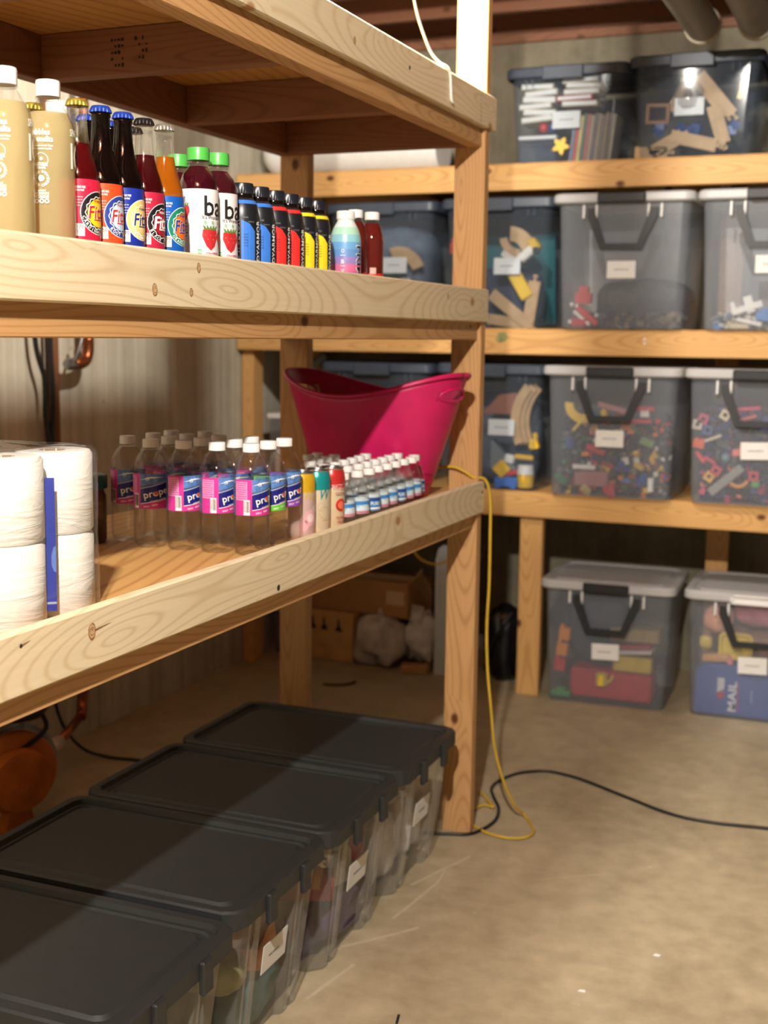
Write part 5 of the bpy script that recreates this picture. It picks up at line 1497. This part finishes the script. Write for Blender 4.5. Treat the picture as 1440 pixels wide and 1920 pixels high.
# ------------------------------------------------------------------ toilet paper multipack
TPM = (lambda: None)
def tp_mat():
    t = NT('embossed_tissue')
    v = t.coord()
    n1 = t.noise(t.scaled(v, (9, 9, 40)), 1.0, 4, .6, 1.2)
    col = t.ramp(n1, [(0.2, lin((222, 218, 208))), (0.8, lin((242, 240, 234)))])
    nm = t.bump(n1, .55, .006)
    return t.done(t.bsdf(col, .85, nm, 0, .2))
TP = tp_mat()
pk = thing('tissue_multipack', 'white wrapped pack of toilet rolls with a blue stripe at the left edge', 'toilet paper', (-.110, -1.945, D1))
RR = .0585
roll_me = lathe_me([(.020, .001), (RR-.004, .001), (RR, .006), (RR, .118), (RR-.004, .1235), (.020, .1235), (.020, .001)], 40, lambda a, z: 1+.006*math.sin(7*a+z*40), True, 0, 2*math.pi, False)
core_me = lathe_me([(.0200, .0015), (.0200, .123)], 20, None, True, 0, 2*math.pi, False)
for i in range(3):
    for j in range(2):
        for k in range(2):
            o = obj('roll', roll_me, TP, pk, (-.1185*j, -.118*(1-i)+.035 if False else (.155-.1185*(2-i)) , .1235*k), (0, 0, R(37*(i+2*j+k))))
            obj('cardboard_core', core_me, plain((170, 140, 104), .8, .1), o)
# wrap: rounded sleeve with crinkled top
wr = []
ol = rrect(.1235, .1815, .055, 6)
q = random.Random(9)
for (ins, z) in ((.004, .0008), (.0, .004), (.0, .06), (.0012, .1235), (0, .19), (.0, .245), (.006, .2500), (.03, .2515), (.06, .2505)):
    wr.append([((x*(1-ins/.12)-.0595), y*(1-ins/.18)+.036, z+(q.uniform(-.0022, .0034) if .246 < z else 0)) for x, y in ol])
obj('wrap', loops_me(wr, False, True, True, 60), P_WRAP, pk)
pr_ = Print(None, .0003)
nv = plain((28, 48, 150), .35, .05); 
pr_.rect(0, .116, .0150, .196, nv, 1)
pr_.poly([(.0075, .075), (.0075, .115), (.004, .112), (.001, .1), (.001, .086), (.004, .077)], plain((90, 120, 196), .35), 2)
pr_.rect(.0, .030, .0140, .0035, plain((150, 160, 190), .4), 2)
pr_.build('blue_stripe', pk, (.048, .0815, 0), (0, 0, R(40)))

# jar with a teal lid behind the pack
j = thing('snack_jar', 'brown jar with a teal lid in the shade behind the toilet paper', 'jar', (-.46, -1.235, D1))
obj('jar_body', lathe_me([(0, 0), (.046, 0), (.05, .006), (.05, .095), (.046, .105), (.044, .112)], 28), plain((96, 70, 44), .3, .25, 30), j)
obj('lid', lathe_me([(0, .110), (.052, .110), (.052, .134), (.049, .137), (0, .137)], 40, lambda a, z: 1+.012*math.cos(30*a)), plain((20, 92, 84), .4, .06), j)
wrapj = obj('label', lathe_me([(.0503, .05), (.0503, .085)], 28, None, True, 0, 6.2832, False), plain((120, 96, 60), .5, .3, 60), j)
pt = Print(.0505); pt.text('SNACK', -R(50)*.0505, .068, .04, .012, plain((40, 80, 60), .6)) if False else pt.text('BLAC', -R(40)*.0505, .072, .034, .010, plain((50, 70, 60), .6)); pt.build('printed_text', wrapj)

# ------------------------------------------------------------------ cords
YEL = plain((206, 168, 50), .45, .08); BLK = plain((22, 22, 24), .45, .08)
yc = [(-.20, -.10, D1+.012), (-.15, -.055, D1+.05), (-.085, -.052, D1+.065), (-.045, -.052, D1+.055), (-.022, -.040, D1+.038), (.006, -.014, Z1+.004), (.016, .004, Z1-.05), (.018, .006, .86), (.017, .010, .72), (.012, .014, .60), (.017, .014, .48), (.030, .016, .36), (.040, .03, .24), (.062, .06, .13), (.085, .10, .05),
      (.100, .150, .008), (.140, .085, .006), (.160, .035, .006), (.150, -.010, .006), (.105, -.034, .006), (.045, -.026, .006), (.0, .004, .006), (-.030, .03, .006), (-.07, .09, .006), (-.050, .155, .006), (-.030, .185, .006), (-.003, .172, .008), (-.035, .222, .006), (-.085, .29, .006)]
tag(obj('extension_cord', tube_me(yc, .0042, 8, 6), YEL), 'yellow cord running over the lip and down the post to a loop on the floor', 'cord')
bc = [(-.34, -.14, .006) if False else (-.13, -.098, .006), (-.061, -.075, .006), (.001, -.044, .006), (.032, .062, .006), (.014, .17, .006), (-.03, .26, .006), (-.06, .336, .006), (-.054, .418, .006), (-.02, .50, .006), (.049, .555, .006), (.12, .55, .006), (.202, .517, .006), (.359, .422, .006), (.503, .342, .006), (.631, .326, .006), (.778, .345, .006), (1.0, .36, .006), (1.4, .30, .006)]
tag(obj('power_cable', tube_me(bc, .0048, 8, 6), BLK), 'black cable curving across the floor to the right edge', 'cable')
yl = [(-.74, 1.36, .70), (-.735, 1.345, .60), (-.70, 1.335, .54), (-.64, 1.335, .515), (-.58, 1.335, .53), (-.545, 1.345, .58), (-.545, 1.36, .70)]
tag(obj('extension_cord', tube_me(yl, .0045, 8, 6), YEL), 'yellow cord loop hanging in the shade under the back shelf', 'cord')
pc = thing('pull_cord', 'white pull cord draped over the top face board, frayed at its end', 'cord', (0, 0, 0))
WC = plain((238, 236, 230), .7, .03)
obj('cord', tube_me([(-.065, -.585, 2.56), (-.040, -.575, 2.40), (-.030, -.565, 2.27), (-.026, -.550, 2.21), (-.024, -.520, 2.155), (-.022, -.475, 2.112), (-.020, -.43, 2.082), (-.012, -.392, 2.066), (.0, -.372, 2.0585), (.004, -.362, 2.045), (.0045, -.356, 2.020), (.0045, -.352, 1.992)], .0033, 8, 6), WC, pc)
obj('frayed_end', tube_me([(.0045, -.352, 1.993), (.005, -.349, 1.985), (.0055, -.340, 1.981)], .0036, 6, 3), WC, pc)

# ------------------------------------------------------------------ plumbing and pump at the left wall
def pipe(name, label, pts, r, mat, sub=1, cat='pipe', seg=12):
    return tag(obj(name, tube_me(pts, r, seg, sub), mat), label, cat)
cpA = thing('copper_riser', 'copper pipe rising up the left wall from the orange pump', 'pipe', (0, 0, 0))
obj('riser', tube_me([(-1.40, .055, .98), (-1.40, .055, .22)], .0145, 12, 1), COPPER, cpA)
obj('elbow', tube_me([(-1.40, .055, .225), (-1.40, .05, .195), (-1.388, .03, .172), (-1.37, .0, .163)], .0178, 12, 3), COPPER, cpA)
obj('collar', lathe_me([(.0145, 0), (.019, .002), (.019, .014), (.0145, .016)], 16, None, True, 0, 6.2832, False), COPPER, cpA, (-1.40, .055, .225))
obj('run', tube_me([(-1.375, .005, .164), (-1.315, -.20, .135)], .0145, 12, 1), COPPER, cpA)
obj('adapter', tube_me([(-1.320, -.185, .137), (-1.298, -.285, .126)], .026, 8, 1), plain((196, 184, 160), .5, .06), cpA)
cpB = thing('copper_branch', 'short copper elbow with a drain valve on the left wall', 'pipe', (0, 0, 0))
obj('drop', tube_me([(-1.48, .235, 2.66), (-1.48, .235, 1.39)], .016, 12, 1), COPPER, cpB)
obj('elbow', tube_me([(-1.48, .235, 1.40), (-1.48, .235, 1.36), (-1.48, .222, 1.325), (-1.48, .19, 1.312), (-1.48, .155, 1.311)], .0195, 12, 3), COPPER, cpB)
obj('valve_body', lathe_me([(.0, -.022), (.017, -.022), (.021, -.008), (.021, .008), (.017, .022), (0, .022)], 14), STEEL, cpB, (-1.48, .138, 1.311), (R(90), 0, 0))
obj('valve_stem', tube_me([(-1.465, .135, 1.315), (-1.455, .15, 1.36), (-1.452, .17, 1.415)], .006, 8, 3), STEEL, cpB)
pipe('wood_strip', 'brown wooden strip fixed upright on the left wall beside the pipes', [(-1.525, .105, 2.6), (-1.525, .105, .75)], .022, W_JOIST, 1, 'strip', 4)
pipe('black_hose', 'black hose hanging on the left wall, nearer of two', [(-1.50, -.03, 1.75), (-1.505, -.015, 1.40), (-1.50, .025, 1.26), (-1.505, .03, 1.15), (-1.50, .045, 1.02), (-1.50, .05, .8)], .0085, BLK, 6, 'hose', 8)
pipe('black_hose', 'black hose hanging on the left wall, farther of two', [(-1.50, .065, 1.75), (-1.505, .062, 1.40), (-1.50, .065, 1.20), (-1.505, .060, 1.02), (-1.50, .07, .8)], .0085, BLK, 6, 'hose', 8)
pipe('black_cable', 'thin black cable dropping from the wall and running behind the totes', [(-1.46, .0, .55), (-1.47, -.01, .30), (-1.455, .0, .15), (-1.40, .03, .05), (-1.33, .08, .008), (-1.15, .10, .007), (-1.0, .04, .007), (-.8, -.12, .007)], .0055, BLK, 6, 'cable', 8)
pu = thing('sump_pump', 'orange pump with a round flange and black motor at the left edge', 'pump', (-1.20, -.545, 0))
ORG = plain((198, 106, 26), .5, .18, 14, .2)
obj('flange', lathe_me([(0, -.02), (.112, -.02), (.12, -.012), (.12, .012), (.112, .02), (.05, .03), (0, .03)], 36), ORG, pu, (0, 0, .175), (R(90), 0, R(62)))
obj('flange_rim', lathe_me([(.115, -.03), (.128, -.028), (.128, -.008), (.115, -.006)], 36, None, True, 0, 6.2832, False), STEEL, pu, (-.018, .028, .175), (R(90), 0, R(62)))
obj('slot', box_me(.018, .004, .07, .006), BLACK, pu, (.055, .0, .19), (0, 0, R(62)))
obj('foot', loops_me([[(-.05, -.03, 0), (.05, -.03, 0), (.05, .03, 0), (-.05, .03, 0)], [(-.025, -.02, .1), (.025, -.02, .1), (.025, .02, .1), (-.025, .02, .1)]], True, True), ORG, pu, (.0, .0, 0), (0, 0, R(62)))
obj('volute', lathe_me([(0, 0), (.08, 0), (.09, .03), (.085, .06), (0, .08)], 28), ORG, pu, (.02, -.03, .175), (R(90), 0, R(62)))
obj('outlet', tube_me([(-.03, .06, .16), (-.108, .27, .126)], .022, 12, 1), BLACK, pu)
obj('motor', lathe_me([(0, 0), (.085, 0), (.1, .02), (.1, .2), (.08, .23), (0, .23)], 24), plain((30, 32, 38), .45, .1), pu, (-.02, .02, .335))
obj('motor_lead', tube_me([(.06, .03, .36), (.07, .05, .30), (.03, .0, .25), (.0, -.06, .235)], .007, 8, 5), BLK, pu)

# overhead pipes
for k, (x, lab) in enumerate(((.352, 'grey overhead pipe with a rimmed end, left of two'), (.530, 'grey overhead pipe with a rimmed end, right of two'))):
    t = thing('overhead_pipe', lab, 'pipe', (x, 1.22, 2.475))
    GP = plain((120, 116, 106), .5, .1, 12)
    obj('tube', lathe_me([(.056, 0), (.056, 1.7), (.050, 1.7), (.050, 0), (.056, 0)], 28, None, True, 0, 6.2832, False), GP, t, (0, 0, 0), (R(90), 0, 0))
    obj('end_rim', lathe_me([(.050, -.004), (.062, -.002), (.062, .02), (.056, .022)], 28, None, True, 0, 6.2832, False), plain((166, 156, 136), .5, .08), t, (0, 0, 0), (R(90), 0, 0))
    obj('hanger_strap', lathe_me([(.058, 1.6), (.060, 1.6), (.060, 1.625), (.058, 1.625)], 24, None, True, 0, 6.2832, False), STEEL, t, (0, 0, 0), (R(90), 0, 0))
    obj('hanger_rod', box_me(.02, .003, .17), STEEL, t, (0, -1.61, .14))

# ------------------------------------------------------------------ things on and under the back shelf, left part
def capsule_me(r, L, n=24):
    pr = [(0, 0)]+[(r*math.sin(R(a)), r*.8*(1-math.cos(R(a)))) for a in range(12, 91, 13)]+[(r, L), (r*.95, L+.02), (0, L+.02)]
    return lathe_me(pr, n)
t = thing('white_tank', 'long white cylinder with a domed end lying on the top back shelf', 'tank', (-1.20, 1.58, B3+.004))
obj('shell', capsule_me(.105, .78), plain((224, 224, 220), .5, .04), t, (-.31, 0, .105), (0, R(90), 0))
obj('foot', boxes_me([(-.1, 0, .01, .04, .14, .02), (.3, 0, .01, .04, .14, .02)]) if False else box_me(.04, .14, .014, .002), plain((150, 150, 150), .5), t, (.1, 0, .007))
t = thing('glass_case', 'cluttered clear case with a white lid at the left of the lower back shelf', 'case', (-1.35, 1.60, B1+.004))
obj('tub', box_me(.20, .22, .235, .012, 2), clearplastic('case_plastic', (.8, .84, .84), .25, (170, 176, 172), .2, .05), t, (0, 0, .118))
obj('lid', box_me(.215, .235, .022, .006, 2), CAPW, t, (0, 0, .248))
obj('strap', box_me(.16, .004, .018, .002), plain((190, 196, 190), .5), t, (.03, -.1125, .10), (0, R(34), 0))
obj('front_panel', box_me(.05, .004, .13, .003), plain((206, 202, 196), .5), t, (-.045, -.112, .07))
obj('knob', lathe_me([(0, 0), (.014, 0), (.014, .012), (0, .014)], 14), CAPW, t, (.075, -.112, .02), (R(90), 0, 0))
toy('figure_toy', blob_me(.05, .05, .09, 61, .15), (150, 130, 106), 'tan plush figure inside the clear case on the lower back shelf', 'toy', (-1.39, 1.60, B1+.10))
toy('toy_bag', blob_me(.12, .12, .12, 62, .1), (40, 58, 56), 'dark green bundle inside the clear case on the lower back shelf', 'bag', (-1.32, 1.60, B1+.012))
pipe('grey_hose', 'grey hose slanting in the dark above the clear case', [(-1.44, 1.68, 1.15), (-1.38, 1.66, 1.23), (-1.30, 1.64, 1.30), (-1.25, 1.64, 1.335)], .018, plain((120, 120, 116), .5, .1), 5, 'hose', 10)
# small lid box far left under the shelf
t = thing('clear_box', 'small clear box with a white lid on the floor at the back left', 'storage box', (-1.452, 1.72, 0))
obj('tub', bin_shell(.13, .2, .20), P_BIN, t); obj('lid', clid_me(.15, .23), CAPW, t, (0, 0, .225))
# cardboard boxes
KR = plain((176, 132, 82), .8, .08, 14, .1); KR2 = plain((206, 164, 104), .8, .08, 14, .1)
t = thing('cardboard_box', 'tan carton with black bottle pictures standing on the floor', 'box', (-1.222, 1.70, 0), R(-8))
obj('carton', box_me(.30, .20, .215, .003), KR2, t, (0, 0, .1075))
p_ = Print(None, .0006)
for k, x in enumerate((-.06, .0, .075)):
    p_.poly([(x-.016, .13), (x+.016, .13), (x+.014, .145), (x+.006, .155), (x+.004, .185), (x-.004, .185), (x-.006, .152), (x-.015, .142)], INK, 1)
    p_.rect(x+.012, .136, .012, .012, INK, 1)
p_.text('FRAGILE', .03, .06, .05, .008, plain((120, 80, 40), .7), 1) if False else p_.rect(.0, .06, .03, .004, plain((150, 106, 60), .7), 1)
p_.build('printed_picture', t, (0, -.1006, 0))
t = thing('cardboard_box', 'large plain brown carton resting on the smaller carton', 'box', (-1.085, 1.735, .2165), R(-6))
obj('carton', box_me(.52, .24, .152, .003), KR, t, (0, 0, .076))
obj('flap', box_me(.11, .006, .10, .002), KR, t, (.255, -.02, .13), (R(10), R(-32), R(80)))
obj('shipping_label', box_me(.085, .001, .06), plain((206, 176, 140), .7, .04), t, (.20, -.1206, .085))
# crumpled white packing paper and a cloth bag
cloth('packing_paper', 'crumpled white paper parcel on the floor beside the cartons', 'paper', (206, 198, 188), (.20, .16, .19), (-.975, 1.585, 0), -8, 71, .28)
cloth('packing_paper', 'torn white packing paper standing by the pale panel', 'paper', (226, 224, 220), (.13, .10, .17), (-.79, 1.66, 0), 12, 72, .5)
tag(obj('carton_scrap', box_me(.12, .07, .03, .003), KR, None, (-.79, 1.56, .015), (0, 0, R(14))), 'small flat piece of carton on the floor by the white paper', 'carton')
# pale panel with rounded top
ol = [(-.034, 0), (.034, 0), (.034, .50)]+[(.034*math.cos(R(a)), .50+.055*math.sin(R(a))) for a in range(15, 166, 15)]+[(-.034, .50)]
t = thing('pale_slab', 'pale grey panel with a rounded top standing behind the shelf post', 'panel', (-.667, 1.585, 0), R(6))
obj('board', loops_me([[(x, -.03, z) for x, z in ol], [(x, .03, z) for x, z in ol]], True, True), plain((196, 206, 210), .5, .04), t)
obj('edge_strip', box_me(.006, .064, .5, .002), plain((226, 230, 232), .5, .03), t, (-.034, 0, .25))
# black bag
t = thing('black_bag', 'shiny black round bag on the floor between post and leg of the shelves', 'bag', (-.415, 1.63, 0))
obj('bag_body', lathe_me([(0, 0), (.05, 0), (.078, .03), (.09, .10), (.09, .19), (.08, .25), (.055, .295), (.02, .318), (0, .32)], 28, lambda a, z: 1+.05*math.sin(3*a+9*z)), plain((16, 17, 20), .22, .1, 14, .3), t)
obj('strap', tube_me([(-.06, -.085, .05), (-.03, -.10, .15), (.02, -.10, .24), (.05, -.07, .30)], .006, 8, 5), BLACK, t)
toy('grey_pole', tube_me([(-.31, 1.80, 0), (-.31, 1.80, .60)], .016, 10, 1), (120, 122, 124), 'grey pole standing in the dark behind the shelf leg', 'pole', (0, 0, 0)) if False else None
# floor litter
def scrap(label, loc, rgb, pts, th=.002):
    n = len(pts)
    me = loops_me([[(x, y, .0005) for x, y in pts], [(x*.9, y*.9, th) for x, y in pts]])
    tag(obj('floor_scrap', me, plain(rgb, .7, .05), None, loc), label, 'scrap')
scrap('tiny white paper scrap on the floor at the lower right', (.62, -.55, 0), (232, 230, 224), [(-.008, -.004), (.006, -.006), (.010, .004), (-.004, .007)])
scrap('tiny white paper scrap nearer the bottom right of the floor', (.50, -.78, 0), (232, 230, 224), [(-.010, -.004), (.008, -.003), (.006, .006), (-.006, .004)])
scrap('thin white sliver on the floor near the bottom edge', (.60, -.92, 0), (226, 216, 196), [(-.022, -.002), (.022, -.003), (.022, .001), (-.022, .002)])
scrap('small black sliver on the floor at the bottom edge', (.172, -1.05, 0), (24, 24, 26), [(-.006, .016), (-.001, .018), (.008, -.018), (.003, -.02)], .004)
tag(obj('twig', tube_me([(-1.05, 1.20, .005), (-1.0, 1.21, .006), (-.96, 1.24, .006), (-.94, 1.275, .01)], .005, 6, 4), plain((80, 48, 30), .8)), 'brown curved twig on the floor behind the totes', 'twig')
# knots and nicks that show on the pale face boards
KN1 = plain((150, 104, 62), .7, .2, 200); KN2 = plain((206, 172, 124), .7, .15, 200); KN3 = plain((44, 26, 18), .8, .1)
def knot(y, z, r, hole=False, tail=0.0):
    p_ = Print(None, .0003)
    q = random.Random(int(1000*abs(y)))
    def ov(s_, w=.74): return [(s_*w*math.cos(2*math.pi*k/16)*q.uniform(.92, 1.08), s_*math.sin(2*math.pi*k/16)*q.uniform(.92, 1.08)) for k in range(16)]
    if hole:
        p_.poly(ov(r, 1.0), KN3, 1)
    else:
        p_.poly(ov(r), KN1, 1); p_.poly(ov(r*.82), KN2, 2); p_.ring(0, 0, r*.44, r*.5, KN1, 3, 16)
        p_.disc(r*.05, r*.2, r*.08, KN3, 3, 8)
    if tail: p_.poly([(r*.6, .0015), (r*.6+tail, .004), (r*.6, -.0015)], KN1, 1)
    p_.build('wood_knot', ua, (.0002, y, z), (0, 0, R(90)))
knot(-1.854, .986, .0125, tail=.045); knot(-1.26, .943, .006, True); knot(-2.014, 1.000, .003, True, .02); knot(-1.675, 1.482, .010); knot(-1.544, 1.522, .008); knot(-1.568, 1.482, .007)
knot(-.335, 1.516, .007); knot(-.926, 2.005, .008); knot(-.62, 2.01, .005, True)
